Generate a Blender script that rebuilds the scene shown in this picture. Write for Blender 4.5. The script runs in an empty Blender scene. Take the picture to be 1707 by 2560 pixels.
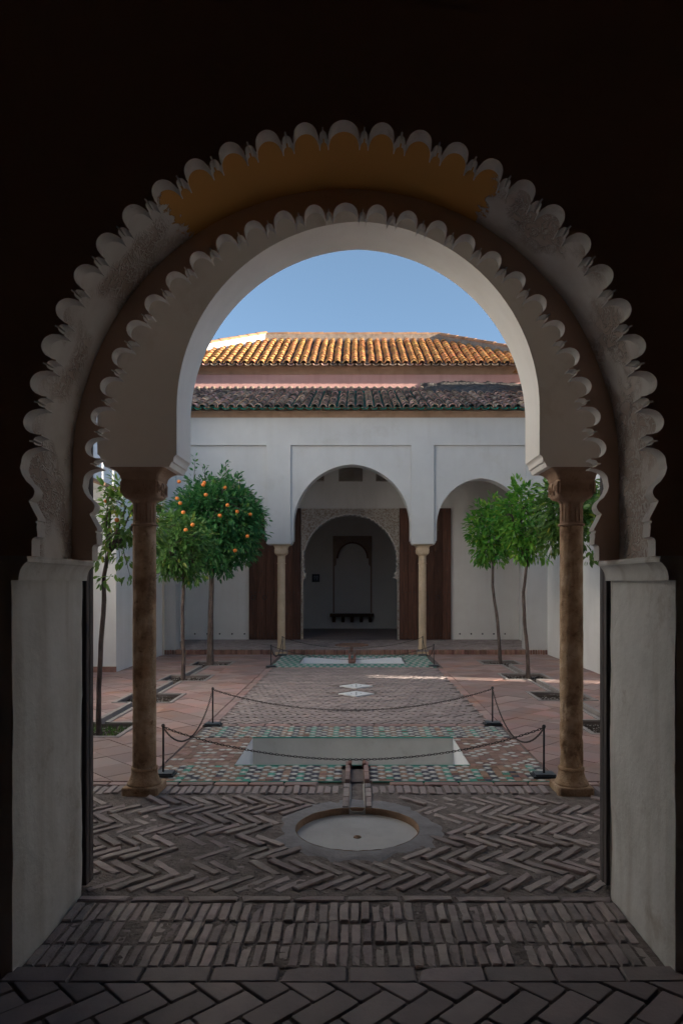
import bpy, bmesh, math, random
from math import radians as R, sin, cos, pi, sqrt, atan2, tan
from mathutils import Vector, Matrix, noise as mnoise
from mathutils.geometry import tessellate_polygon

rng = random.Random(7)
scene = bpy.context.scene
col = scene.collection

# ------------------------------------------------------------------ camera, sky, sun, exposure
cam_d = bpy.data.cameras.new('camera')
cam = bpy.data.objects.new('camera', cam_d); col.objects.link(cam)
cam.location = (0, 0, 1.6); cam.rotation_euler = (R(90), 0, 0)
cam_d.sensor_width = 36; cam_d.lens = 36 * 1750 / 2560
cam_d.shift_x = -37.5 / 2560; cam_d.shift_y = 178 / 2560
cam_d.clip_start = 0.05; cam_d.clip_end = 5000
scene.camera = cam

SUN_EL, SUN_H = 10.0, (0.98, -0.199)          # elevation, horizontal direction towards the sun
world = bpy.data.worlds.new('World'); scene.world = world; world.use_nodes = True
wn, wl = world.node_tree.nodes, world.node_tree.links
bg = wn['Background']
sky = wn.new('ShaderNodeTexSky'); sky.sky_type = 'NISHITA'; sky.sun_disc = False
sky.sun_elevation = R(SUN_EL); sky.sun_rotation = atan2(SUN_H[0], SUN_H[1])
sky.air_density = 1.0; sky.dust_density = 0.4; sky.ozone_density = 2.0; sky.altitude = 50
hs = wn.new('ShaderNodeHueSaturation'); hs.inputs['Saturation'].default_value = 0.25; hs.inputs['Hue'].default_value = 0.445; hs.inputs['Value'].default_value = 0.86
wl.new(sky.outputs[0], hs.inputs['Color']); wl.new(hs.outputs[0], bg.inputs['Color'])
bg.inputs['Strength'].default_value = 0.050

sun_d = bpy.data.lights.new('sun', 'SUN'); sun = bpy.data.objects.new('sun', sun_d); col.objects.link(sun)
sun_d.energy = 5.0; sun_d.angle = R(0.5); sun_d.color = (1.0, 0.68, 0.36)
sdir = Vector((SUN_H[0], SUN_H[1], tan(R(SUN_EL)))).normalized()
sun.rotation_euler = sdir.to_track_quat('Z', 'Y').to_euler()
sun.location = sdir * 40

vs = scene.view_settings
vs.view_transform = 'Standard'; vs.look = 'None'; vs.gamma = 1; vs.use_curve_mapping = False
vs.exposure = 1.97
vs.use_white_balance = True; vs.white_balance_temperature = 4450; vs.white_balance_tint = 8   # the photograph is balanced for the shade
scene.cycles.max_bounces = 8; scene.cycles.diffuse_bounces = 7

# ------------------------------------------------------------------ materials
MATS = {}
def M(name, stops, scale=3.0, detail=5, rough=0.85, bump=0.25, bscale=60, bdist=0.004, rnd=0.0, spec=0.25,
      stretch=(1, 1, 1), distort=0.0, metal=0.0, streak=0.0, spots=None, hue=0.0):
    m = bpy.data.materials.new(name); m.use_nodes = True
    n, l = m.node_tree.nodes, m.node_tree.links
    b = n['Principled BSDF']; b.inputs['Roughness'].default_value = rough
    b.inputs['Specular IOR Level'].default_value = spec; b.inputs['Metallic'].default_value = metal
    geo = n.new('ShaderNodeNewGeometry'); mp = n.new('ShaderNodeMapping'); mp.inputs['Scale'].default_value = stretch
    l.new(geo.outputs['Position'], mp.inputs['Vector'])
    nz = n.new('ShaderNodeTexNoise'); nz.inputs['Scale'].default_value = scale; nz.inputs['Detail'].default_value = detail
    nz.inputs['Roughness'].default_value = 0.62; nz.inputs['Distortion'].default_value = distort
    l.new(mp.outputs[0], nz.inputs['Vector'])
    rp = n.new('ShaderNodeValToRGB'); el = rp.color_ramp.elements
    for i, (p, c) in enumerate(stops):
        e = el[i] if i < 2 else el.new(p)
        e.position = p; e.color = (*c, 1)
    l.new(nz.outputs['Fac'], rp.inputs['Fac'])
    c_out = rp.outputs['Color']
    def mul(fac_sock, colr, amount):
        mx = n.new('ShaderNodeMix'); mx.data_type = 'RGBA'; mx.blend_type = 'MULTIPLY'
        mx.inputs[7].default_value = (*colr, 1)
        ml = n.new('ShaderNodeMath'); ml.operation = 'MULTIPLY'; ml.inputs[1].default_value = amount
        l.new(fac_sock, ml.inputs[0]); l.new(ml.outputs[0], mx.inputs[0]); l.new(c_out, mx.inputs[6])
        return mx.outputs[2]
    if streak:
        mp2 = n.new('ShaderNodeMapping'); mp2.inputs['Scale'].default_value = (5, 5, 0.45)
        l.new(geo.outputs['Position'], mp2.inputs['Vector'])
        n2 = n.new('ShaderNodeTexNoise'); n2.inputs['Scale'].default_value = 1.3; n2.inputs['Detail'].default_value = 6
        l.new(mp2.outputs[0], n2.inputs['Vector'])
        r2 = n.new('ShaderNodeMapRange'); r2.inputs[1].default_value = 0.48; r2.inputs[2].default_value = 0.75
        l.new(n2.outputs['Fac'], r2.inputs[0]); c_out = mul(r2.outputs[0], (0.62, 0.58, 0.52), streak)
    if spots:
        n3 = n.new('ShaderNodeTexNoise'); n3.inputs['Scale'].default_value = spots[0]; n3.inputs['Detail'].default_value = 8
        n3.inputs['Roughness'].default_value = 0.7
        l.new(geo.outputs['Position'], n3.inputs['Vector'])
        r3 = n.new('ShaderNodeMapRange'); r3.inputs[1].default_value = 0.56; r3.inputs[2].default_value = 0.68
        l.new(n3.outputs['Fac'], r3.inputs[0]); c_out = mul(r3.outputs[0], spots[1], spots[2])
    if rnd or hue:
        oi = n.new('ShaderNodeObjectInfo')
        ad = n.new('ShaderNodeMath'); ad.operation = 'ADD'
        l.new(oi.outputs['Random'], ad.inputs[0]); l.new(geo.outputs['Random Per Island'], ad.inputs[1])
        fr = n.new('ShaderNodeMath'); fr.operation = 'FRACT'; l.new(ad.outputs[0], fr.inputs[0])
        mr = n.new('ShaderNodeMapRange'); mr.inputs[3].default_value = 1 - rnd; mr.inputs[4].default_value = 1 + rnd
        l.new(fr.outputs[0], mr.inputs[0])
        hv = n.new('ShaderNodeHueSaturation'); l.new(mr.outputs[0], hv.inputs['Value']); l.new(c_out, hv.inputs['Color'])
        if hue:
            m2 = n.new('ShaderNodeMath'); m2.operation = 'MULTIPLY'; m2.inputs[1].default_value = 7.31
            l.new(fr.outputs[0], m2.inputs[0]); f2 = n.new('ShaderNodeMath'); f2.operation = 'FRACT'; l.new(m2.outputs[0], f2.inputs[0])
            mh = n.new('ShaderNodeMapRange'); mh.inputs[3].default_value = 0.5 - hue; mh.inputs[4].default_value = 0.5 + hue
            l.new(f2.outputs[0], mh.inputs[0]); l.new(mh.outputs[0], hv.inputs['Hue'])
        c_out = hv.outputs['Color']
    l.new(c_out, b.inputs['Base Color'])
    if bump:
        nb = n.new('ShaderNodeTexNoise'); nb.inputs['Scale'].default_value = bscale; nb.inputs['Detail'].default_value = 7
        nb.inputs['Roughness'].default_value = 0.6
        l.new(mp.outputs[0], nb.inputs['Vector'])
        bp = n.new('ShaderNodeBump'); bp.inputs['Strength'].default_value = bump; bp.inputs['Distance'].default_value = bdist
        l.new(nb.outputs['Fac'], bp.inputs['Height']); l.new(bp.outputs[0], b.inputs['Normal'])
    MATS[name] = m
    return m

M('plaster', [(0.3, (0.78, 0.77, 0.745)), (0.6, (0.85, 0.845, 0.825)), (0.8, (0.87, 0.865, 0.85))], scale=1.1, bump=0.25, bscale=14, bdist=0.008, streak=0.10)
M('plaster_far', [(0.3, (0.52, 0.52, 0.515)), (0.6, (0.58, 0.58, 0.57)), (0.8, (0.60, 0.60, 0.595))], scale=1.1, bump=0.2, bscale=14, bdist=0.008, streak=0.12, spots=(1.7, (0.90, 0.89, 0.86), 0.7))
M('plaster_jamb', [(0.3, (0.66, 0.66, 0.63)), (0.55, (0.76, 0.76, 0.735)), (0.8, (0.80, 0.80, 0.78))], scale=3.2, bump=0.55, bscale=11, bdist=0.012, streak=0.7, spots=(2.6, (0.60, 0.56, 0.50), 0.75))
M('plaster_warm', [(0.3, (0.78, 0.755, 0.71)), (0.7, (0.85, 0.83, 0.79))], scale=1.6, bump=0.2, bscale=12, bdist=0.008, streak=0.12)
M('plaster_cream', [(0.3, (0.66, 0.58, 0.46)), (0.7, (0.74, 0.68, 0.58))], scale=1.6, bump=0.2, bscale=12, streak=0.4)
M('arch_face', [(0.3, (0.72, 0.68, 0.61)), (0.7, (0.79, 0.76, 0.70))], scale=1.3, bump=0.25, bscale=10, bdist=0.01, spots=(1.6, (0.78, 0.74, 0.68), 0.6))
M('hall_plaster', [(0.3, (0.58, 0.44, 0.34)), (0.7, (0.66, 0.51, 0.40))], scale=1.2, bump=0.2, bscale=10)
M('stucco_white', [(0.3, (0.70, 0.67, 0.63)), (0.7, (0.82, 0.80, 0.77))], scale=9, bump=0.4, bscale=40, bdist=0.006, spots=(9, (0.55, 0.48, 0.42), 0.6))
M('stucco_carved', [(0.38, (0.30, 0.23, 0.17)), (0.5, (0.50, 0.45, 0.38)), (0.62, (0.62, 0.59, 0.54))], scale=26, detail=8, bump=1.0, bscale=34, bdist=0.02)
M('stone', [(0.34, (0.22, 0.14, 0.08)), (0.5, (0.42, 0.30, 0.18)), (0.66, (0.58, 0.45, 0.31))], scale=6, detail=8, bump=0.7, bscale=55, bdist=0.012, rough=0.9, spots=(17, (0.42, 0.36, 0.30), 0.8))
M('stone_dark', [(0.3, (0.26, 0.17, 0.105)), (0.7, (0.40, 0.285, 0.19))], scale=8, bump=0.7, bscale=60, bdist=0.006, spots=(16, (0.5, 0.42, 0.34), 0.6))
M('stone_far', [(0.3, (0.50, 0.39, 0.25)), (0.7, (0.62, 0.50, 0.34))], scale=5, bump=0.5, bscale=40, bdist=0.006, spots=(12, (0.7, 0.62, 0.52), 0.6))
M('brick', [(0.3, (0.30, 0.255, 0.24)), (0.5, (0.40, 0.345, 0.325)), (0.7, (0.47, 0.405, 0.38))], scale=9, detail=8, bump=0.9, bscale=70, bdist=0.006, rnd=0.22, hue=0.02, rough=0.8)
M('brick_red', [(0.3, (0.20, 0.115, 0.085)), (0.7, (0.33, 0.20, 0.15))], scale=9, detail=8, bump=0.7, bscale=60, bdist=0.005, rnd=0.35, hue=0.015)
M('brick_patio', [(0.3, (0.29, 0.25, 0.24)), (0.6, (0.36, 0.305, 0.29)), (0.75, (0.38, 0.28, 0.245))], scale=2.2, detail=8, bump=0.6, bscale=60, bdist=0.005, rnd=0.16, hue=0.012, rough=0.62)
M('floor_tile', [(0.3, (0.25, 0.215, 0.215)), (0.5, (0.29, 0.25, 0.245)), (0.7, (0.32, 0.27, 0.26))], scale=7, detail=8, bump=0.5, bscale=50, bdist=0.004, rnd=0.22, hue=0.012, rough=0.7)
M('terracotta', [(0.3, (0.33, 0.265, 0.25)), (0.5, (0.35, 0.25, 0.225)), (0.62, (0.37, 0.235, 0.195)), (0.74, (0.46, 0.215, 0.13))], scale=1.5, detail=8, bump=0.4, bscale=45, bdist=0.004, rnd=0.2, hue=0.012, rough=0.62, spots=(3.5, (0.86, 0.82, 0.8), 0.6))
M('mortar', [(0.3, (0.16, 0.135, 0.12)), (0.6, (0.27, 0.235, 0.215)), (0.8, (0.33, 0.29, 0.27))], scale=12, detail=10, bump=1.0, bscale=45, bdist=0.025, rough=0.95)
M('cement', [(0.3, (0.23, 0.22, 0.225)), (0.7, (0.33, 0.32, 0.33))], scale=7, detail=9, bump=0.8, bscale=22, bdist=0.012, rough=0.75)
M('grout', [(0.3, (0.15, 0.125, 0.115)), (0.7, (0.22, 0.185, 0.17))], scale=6, detail=9, bump=0.5, bscale=50)
M('marble', [(0.3, (0.46, 0.45, 0.43)), (0.55, (0.54, 0.53, 0.51)), (0.8, (0.58, 0.56, 0.54))], scale=5, detail=9, bump=0.15, bscale=30, rough=0.4, spec=0.4, spots=(4, (0.8, 0.77, 0.72), 0.6))
M('marble_white', [(0.3, (0.72, 0.74, 0.78)), (0.7, (0.82, 0.84, 0.87))], scale=8, bump=0.1, rough=0.35)
M('pool_plaster', [(0.3, (0.62, 0.62, 0.58)), (0.6, (0.70, 0.70, 0.66)), (0.8, (0.74, 0.735, 0.71))], scale=4, detail=9, bump=0.25, bscale=20, spots=(10, (0.7, 0.68, 0.62), 0.3))
M('pool_white', [(0.3, (0.74, 0.76, 0.79)), (0.7, (0.82, 0.83, 0.86))], scale=4, bump=0.15, bscale=20)
M('tile_white', [(0.3, (0.60, 0.60, 0.57)), (0.7, (0.70, 0.70, 0.67))], scale=14, bump=0.1, rough=0.3, spec=0.5, rnd=0.12)
M('tile_navy', [(0.3, (0.03, 0.03, 0.062)), (0.7, (0.055, 0.053, 0.09))], scale=14, bump=0.1, rough=0.3, spec=0.5, rnd=0.25)
M('tile_green', [(0.3, (0.07, 0.30, 0.235)), (0.7, (0.12, 0.40, 0.31))], scale=14, bump=0.1, rough=0.3, spec=0.5, rnd=0.2)
M('tile_tan', [(0.3, (0.26, 0.16, 0.095)), (0.7, (0.36, 0.23, 0.15))], scale=14, bump=0.1, rough=0.4, spec=0.4, rnd=0.25)
M('tile_worn', [(0.3, (0.22, 0.145, 0.12)), (0.5, (0.29, 0.19, 0.15)), (0.7, (0.34, 0.27, 0.24))], scale=11, detail=8, bump=0.6, bscale=40, rnd=0.3, hue=0.015)
M('wood_door', [(0.3, (0.06, 0.032, 0.021)), (0.6, (0.12, 0.06, 0.038)), (0.8, (0.16, 0.085, 0.052))], scale=5, detail=8, stretch=(6, 6, 0.5), bump=0.5, bscale=14, bdist=0.006, rnd=0.35, rough=0.7)
M('wood_grey', [(0.3, (0.09, 0.08, 0.08)), (0.7, (0.17, 0.155, 0.155))], scale=5, detail=8, stretch=(14, 14, 0.5), bump=0.5, bscale=10, rough=0.75)
M('wood_beam', [(0.3, (0.05, 0.03, 0.018)), (0.7, (0.10, 0.06, 0.035))], scale=4, stretch=(1, 5, 5), bump=0.3, rough=0.8)
M('iron', [(0.3, (0.012, 0.012, 0.013)), (0.7, (0.03, 0.03, 0.032))], scale=20, bump=0.2, rough=0.45, spec=0.5)
M('iron_plate', [(0.3, (0.05, 0.065, 0.085)), (0.7, (0.09, 0.11, 0.14))], scale=20, bump=0.1, rough=0.4, spec=0.5)
M('chain_steel', [(0.3, (0.03, 0.025, 0.022)), (0.7, (0.08, 0.065, 0.055))], scale=30, bump=0.0, rough=0.5, metal=0.3)
M('bark', [(0.3, (0.06, 0.045, 0.04)), (0.7, (0.17, 0.135, 0.115))], scale=16, detail=8, stretch=(1, 1, 0.4), bump=0.8, bscale=60, bdist=0.008)
M('soil', [(0.3, (0.025, 0.017, 0.012)), (0.6, (0.055, 0.042, 0.03)), (0.8, (0.12, 0.10, 0.07))], scale=18, detail=10, bump=1.0, bscale=50, bdist=0.03, rough=1.0)
M('roof_gold', [(0.25, (0.36, 0.18, 0.06)), (0.5, (0.55, 0.28, 0.08)), (0.75, (0.66, 0.37, 0.12))], scale=6, detail=8, bump=0.5, bscale=30, rnd=0.25, hue=0.02, spots=(5, (0.55, 0.5, 0.45), 0.4))
M('roof_grey', [(0.3, (0.15, 0.118, 0.098)), (0.46, (0.26, 0.195, 0.15)), (0.58, (0.46, 0.31, 0.22)), (0.72, (0.54, 0.38, 0.26))], scale=3.6, detail=8, bump=0.6, bscale=30, rnd=0.55, hue=0.03)
M('roof_mortar', [(0.3, (0.22, 0.17, 0.12)), (0.7, (0.36, 0.28, 0.20))], scale=6, detail=8, bump=0.6, bscale=20, bdist=0.02, spots=(4, (0.5, 0.45, 0.4), 0.6))
M('roof_ridge', [(0.3, (0.30, 0.16, 0.08)), (0.7, (0.46, 0.27, 0.13))], scale=6, detail=8, bump=0.5, bscale=30, rnd=0.2)
M('roof_moss', [(0.3, (0.06, 0.055, 0.05)), (0.6, (0.13, 0.12, 0.11)), (0.8, (0.22, 0.2, 0.19))], scale=9, detail=10, bump=1.0, bscale=14, bdist=0.05)
M('roof_mortar_sunlit', [(0.3, (0.72, 0.70, 0.66)), (0.7, (0.82, 0.80, 0.77))], scale=6, bump=0.3, bscale=20)
M('green_glaze', [(0.3, (0.025, 0.15, 0.105)), (0.6, (0.045, 0.25, 0.175)), (0.8, (0.13, 0.15, 0.12))], scale=5, detail=8, bump=0.2, bscale=30, rough=0.35, spec=0.5, rnd=0.3)
M('cornice', [(0.3, (0.30, 0.20, 0.125)), (0.7, (0.40, 0.275, 0.18))], scale=2.5, detail=8, bump=0.3, bscale=14, streak=0.4)
M('pink_plaster', [(0.3, (0.52, 0.30, 0.255)), (0.55, (0.58, 0.36, 0.31)), (0.75, (0.61, 0.42, 0.36))], scale=1.4, detail=8, stretch=(0.5, 1, 2), bump=0.2, bscale=14, streak=0.3)
M('room_plaster', [(0.3, (0.74, 0.72, 0.68)), (0.7, (0.80, 0.78, 0.75))], scale=1.4, bump=0.15, bscale=12)
M('niche_brown', [(0.3, (0.30, 0.22, 0.175)), (0.7, (0.38, 0.29, 0.24))], scale=6, bump=0.3, bscale=30)
M('orange_peel', [(0.3, (0.66, 0.18, 0.012)), (0.7, (0.74, 0.27, 0.018))], scale=8, bump=0.2, bscale=150, bdist=0.002, rough=0.4, spec=0.5)
M('earth', [(0.3, (0.14, 0.11, 0.08)), (0.7, (0.22, 0.18, 0.13))], scale=0.6, bump=0.3, bscale=4)
M('kerb_stone', [(0.3, (0.28, 0.26, 0.25)), (0.7, (0.37, 0.34, 0.32))], scale=6, detail=8, bump=0.4, bscale=40)

def soffit_material():
    """ring vault plaster: yellow ochre paint over the crown, rough brushed white plaster below"""
    m = M('vault_plaster', [(0.3, (0.64, 0.60, 0.55)), (0.5, (0.72, 0.69, 0.65)), (0.7, (0.78, 0.76, 0.73))], scale=5, detail=8, bump=0)
    n, l = m.node_tree.nodes, m.node_tree.links; b = n['Principled BSDF']
    base = b.inputs['Base Color'].links[0].from_socket
    geo = n.new('ShaderNodeNewGeometry'); sep = n.new('ShaderNodeSeparateXYZ'); l.new(geo.outputs['Position'], sep.inputs[0])
    def math(op, a, bb=None):
        x = n.new('ShaderNodeMath'); x.operation = op
        for i, v in enumerate((a, bb)):
            if v is None: continue
            if hasattr(v, 'is_output'): l.new(v, x.inputs[i])
            else: x.inputs[i].default_value = v
        return x.outputs[0]
    ang = math('ARCTAN2', math('ADD', sep.outputs['X'], 0.053), math('SUBTRACT', sep.outputs['Z'], 2.213))
    nz = n.new('ShaderNodeTexNoise'); nz.inputs['Scale'].default_value = 16; nz.inputs['Detail'].default_value = 9; nz.inputs['Roughness'].default_value = 0.7
    l.new(geo.outputs['Position'], nz.inputs['Vector'])
    jit = math('MULTIPLY', math('SUBTRACT', nz.outputs['Fac'], 0.5), 0.22)
    a2 = math('ADD', ang, jit)
    skew = math('MULTIPLY', math('SUBTRACT', sep.outputs['Y'], 3.2), 0.10)
    right = n.new('ShaderNodeMapRange'); right.inputs[1].default_value = R(30.2); right.inputs[2].default_value = R(29.6); l.new(math('ADD', a2, skew), right.inputs[0])
    left = n.new('ShaderNodeMapRange'); left.inputs[1].default_value = R(-36.6); left.inputs[2].default_value = R(-36.0); l.new(math('SUBTRACT', a2, skew), left.inputs[0])
    msk = math('MULTIPLY', right.outputs[0], left.outputs[0])
    # carved, combed strokes
    wv = n.new('ShaderNodeTexNoise'); wv.inputs['Scale'].default_value = 17; wv.inputs['Detail'].default_value = 2; wv.inputs['Distortion'].default_value = 1.6
    mpp = n.new('ShaderNodeMapping'); mpp.inputs['Scale'].default_value = (1.6, 0.8, 1.0); l.new(geo.outputs['Position'], mpp.inputs['Vector']); l.new(mpp.outputs[0], wv.inputs['Vector'])
    ln = n.new('ShaderNodeMapRange'); ln.inputs[1].default_value = 0.0; ln.inputs[2].default_value = 0.07
    l.new(math('ABSOLUTE', math('SUBTRACT', wv.outputs['Fac'], 0.5)), ln.inputs[0])
    big = n.new('ShaderNodeTexNoise'); big.inputs['Scale'].default_value = 3.4; l.new(geo.outputs['Position'], big.inputs['Vector'])
    bm_ = n.new('ShaderNodeMapRange'); bm_.inputs[1].default_value = 0.44; bm_.inputs[2].default_value = 0.56; l.new(big.outputs['Fac'], bm_.inputs[0])
    carve = math('MULTIPLY', ln.outputs[0], bm_.outputs[0])
    mx0 = n.new('ShaderNodeMix'); mx0.data_type = 'RGBA'; l.new(math('MULTIPLY', carve, 0.7), mx0.inputs[0]); l.new(base, mx0.inputs[6]); mx0.inputs[7].default_value = (0.40, 0.30, 0.23, 1)
    mx = n.new('ShaderNodeMix'); mx.data_type = 'RGBA'
    l.new(msk, mx.inputs[0]); l.new(mx0.outputs[2], mx.inputs[6]); mx.inputs[7].default_value = (0.62, 0.34, 0.075, 1)
    l.new(mx.outputs[2], b.inputs['Base Color'])
    inv = math('SUBTRACT', 1.0, msk)
    hgt = math('MULTIPLY', math('SUBTRACT', 1.0, carve), inv)
    bp = n.new('ShaderNodeBump'); bp.inputs['Strength'].default_value = 1.0; bp.inputs['Distance'].default_value = 0.008
    l.new(hgt, bp.inputs['Height']); l.new(bp.outputs[0], b.inputs['Normal'])
soffit_material()

def leaf_material(name, dark, light):
    m = bpy.data.materials.new(name); m.use_nodes = True
    n, l = m.node_tree.nodes, m.node_tree.links; b = n['Principled BSDF']; out = n['Material Output']
    geo = n.new('ShaderNodeNewGeometry'); rp = n.new('ShaderNodeValToRGB')
    rp.color_ramp.elements[0].color = (*dark, 1); rp.color_ramp.elements[1].color = (*light, 1)
    e = rp.color_ramp.elements.new(0.93); e.color = (*light, 1)
    rp.color_ramp.elements[-1].color = (light[0] * 1.9, light[1] * 1.2, light[2] * 0.8, 1)
    l.new(geo.outputs['Random Per Island'], rp.inputs[0]); l.new(rp.outputs[0], b.inputs['Base Color'])
    b.inputs['Roughness'].default_value = 0.38; b.inputs['Specular IOR Level'].default_value = 0.5
    tr = n.new('ShaderNodeBsdfTranslucent'); hv = n.new('ShaderNodeHueSaturation'); hv.inputs['Value'].default_value = 1.5
    hv.inputs['Hue'].default_value = 0.48; l.new(rp.outputs[0], hv.inputs['Color']); l.new(hv.outputs[0], tr.inputs[0])
    mx = n.new('ShaderNodeMixShader'); mx.inputs[0].default_value = 0.35
    l.new(b.outputs[0], mx.inputs[1]); l.new(tr.outputs[0], mx.inputs[2]); l.new(mx.outputs[0], out.inputs['Surface'])
    MATS[name] = m
leaf_material('leaf_dark', (0.034, 0.12, 0.034), (0.095, 0.23, 0.055))
leaf_material('leaf_mid', (0.055, 0.13, 0.022), (0.125, 0.24, 0.045))
leaf_material('leaf_fresh', (0.06, 0.19, 0.014), (0.19, 0.38, 0.025))
leaf_material('leaf_olive', (0.055, 0.125, 0.018), (0.13, 0.235, 0.032))

# ------------------------------------------------------------------ object helpers
def tag(o, label=None, cat=None, group=None, kind=None):
    if label: o['label'] = label
    if cat: o['category'] = cat
    if group: o['group'] = group
    if kind: o['kind'] = kind
    return o
def empty(name, loc, label, cat, group=None):
    o = bpy.data.objects.new(name, None); o.empty_display_size = 0.2; col.objects.link(o); o.location = loc
    return tag(o, label, cat, group)
def link(name, me, parent=None, loc=None, rot=None):
    o = bpy.data.objects.new(name, me); col.objects.link(o)
    if loc is not None: o.location = loc
    if rot is not None: o.rotation_euler = rot
    if parent is not None:
        o.parent = parent
        if parent.type == 'EMPTY' and parent.parent is None:   # geometry is written in world coordinates
            o.location = Vector(o.location) - Vector(parent.location)
    return o
def mesh(name, verts, faces, mats, smooth=False, mi=None):
    me = bpy.data.meshes.new(name); me.from_pydata(verts, [], faces)
    if not isinstance(mats, (list, tuple)): mats = [mats]
    for m in mats: me.materials.append(MATS[m])
    if mi: me.polygons.foreach_set('material_index', mi)
    if smooth: me.polygons.foreach_set('use_smooth', [True] * len(faces))
    me.update(); return me
class G:
    """collects geometry; build() links it as one mesh object"""
    def __init__(s): s.v = []; s.f = []; s.mi = []; s.m = 0
    def add(s, v, f):
        b = len(s.v); s.v += [tuple(p) for p in v]; s.f += [tuple(i + b for i in q) for q in f]; s.mi += [s.m] * len(f); return s
    def box(s, x0, x1, y0, y1, z0, z1):
        return s.add([(x0, y0, z0), (x1, y0, z0), (x1, y1, z0), (x0, y1, z0), (x0, y0, z1), (x1, y0, z1), (x1, y1, z1), (x0, y1, z1)],
                     [(3, 2, 1, 0), (4, 5, 6, 7), (0, 1, 5, 4), (1, 2, 6, 5), (2, 3, 7, 6), (3, 0, 4, 7)])
    def prism(s, loops, y0, y1, axis='y', caps=True):
        """loops of (a, b) outlines (first one outer, rest holes) extruded from y0 to y1 along the axis"""
        def P(a, b, t): return (a, t, b) if axis == 'y' else ((t, a, b) if axis == 'x' else (a, b, t))
        flat = [p for lp in loops for p in lp]; n = len(flat)
        v = [P(a, b, y0) for a, b in flat] + [P(a, b, y1) for a, b in flat]; f = []
        if caps:
            for t in tessellate_polygon([[Vector((a, b, 0)) for a, b in lp] for lp in loops]):
                f.append(tuple(t)); f.append(tuple(i + n for i in reversed(t)))
        o = 0
        for lp in loops:
            k = len(lp)
            for i in range(k):
                j = (i + 1) % k; f.append((o + i, o + j, o + j + n, o + i + n))
            o += k
        return s.add(v, f)
    def tube(s, pts, rad, seg=8, cap=True):
        v = []; f = []; pts = [Vector(p) for p in pts]; n = len(pts)
        if not isinstance(rad, (list, tuple)): rad = [rad] * n
        up = Vector((0.13, 0.21, 1)).normalized()
        for i, p in enumerate(pts):
            t = (pts[min(i + 1, n - 1)] - pts[max(i - 1, 0)]).normalized()
            a = t.cross(up)
            if a.length < 0.05: a = t.cross(Vector((1, 0, 0)))
            a.normalize(); c = t.cross(a)
            for k in range(seg):
                th = 2 * pi * k / seg; v.append(p + (a * cos(th) + c * sin(th)) * rad[i])
        for i in range(n - 1):
            for k in range(seg):
                k2 = (k + 1) % seg; f.append((i * seg + k, i * seg + k2, (i + 1) * seg + k2, (i + 1) * seg + k))
        if cap: f.append(tuple(range(seg))); f.append(tuple(range((n - 1) * seg, n * seg))[::-1])
        return s.add(v, f)
    def rings(s, rings, cap=True):
        """rings: list of equally long closed point lists"""
        v = [p for r in rings for p in r]; k = len(rings[0]); f = []
        for i in range(len(rings) - 1):
            for j in range(k):
                j2 = (j + 1) % k; f.append((i * k + j, i * k + j2, (i + 1) * k + j2, (i + 1) * k + j))
        if cap: f.append(tuple(range(k))[::-1]); f.append(tuple(range((len(rings) - 1) * k, len(rings) * k)))
        return s.add(v, f)
    def build(s, name, mats, parent=None, smooth=False, fix=True, bevel=0.0, bseg=2, kind=None):
        me = mesh(name, s.v, s.f, mats, smooth, s.mi)
        if fix or bevel:
            bm = bmesh.new(); bm.from_mesh(me)
            if fix: bmesh.ops.recalc_face_normals(bm, faces=bm.faces)
            bm.to_mesh(me); bm.free()
        o = link(name, me, parent)
        if bevel:
            md = o.modifiers.new('bevel', 'BEVEL'); md.width = bevel; md.segments = bseg; md.limit_method = 'ANGLE'; md.angle_limit = R(40)
        if smooth == 'auto': pass
        if kind: o['kind'] = kind
        return o
def smooth_by_angle(o, ang=40):
    me = o.data; me.polygons.foreach_set('use_smooth', [True] * len(me.polygons))
    bm = bmesh.new(); bm.from_mesh(me)
    for e in bm.edges:
        e.smooth = not (len(e.link_faces) == 2 and e.calc_face_angle(0) > R(ang))
    bm.to_mesh(me); bm.free(); return o
def slab(x0, x1, y0, y1, z0, z1, name, mat, parent=None, bevel=0.0):
    return G().box(x0, x1, y0, y1, z0, z1).build(name, mat, parent, bevel=bevel)

# ------------------------------------------------------------------ dimensions
CX = -0.053                                # axis of the doorway
Y1, Y2, Y3 = 2.881, 3.43, 3.61             # inner face, rear scallop plate, outer face of the door wall
JL, JR = -1.408, 1.302                     # jambs
AY0, AY1 = 5.22, 5.66                      # near arcade wall
FY0, FY1 = 15.72, 16.14                    # far arcade wall
BY0, BY1 = 18.66, 19.10                    # back wall of the far gallery

# ------------------------------------------------------------------ ground
tag(G().add([(-900, -900, -1.2), (900, -900, -1.2), (900, 900, -1.2), (-900, 900, -1.2)], [(0, 1, 2, 3)]).build('ground', 'earth'), 'bare brown earth around the palace', 'ground', kind='structure')

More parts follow.
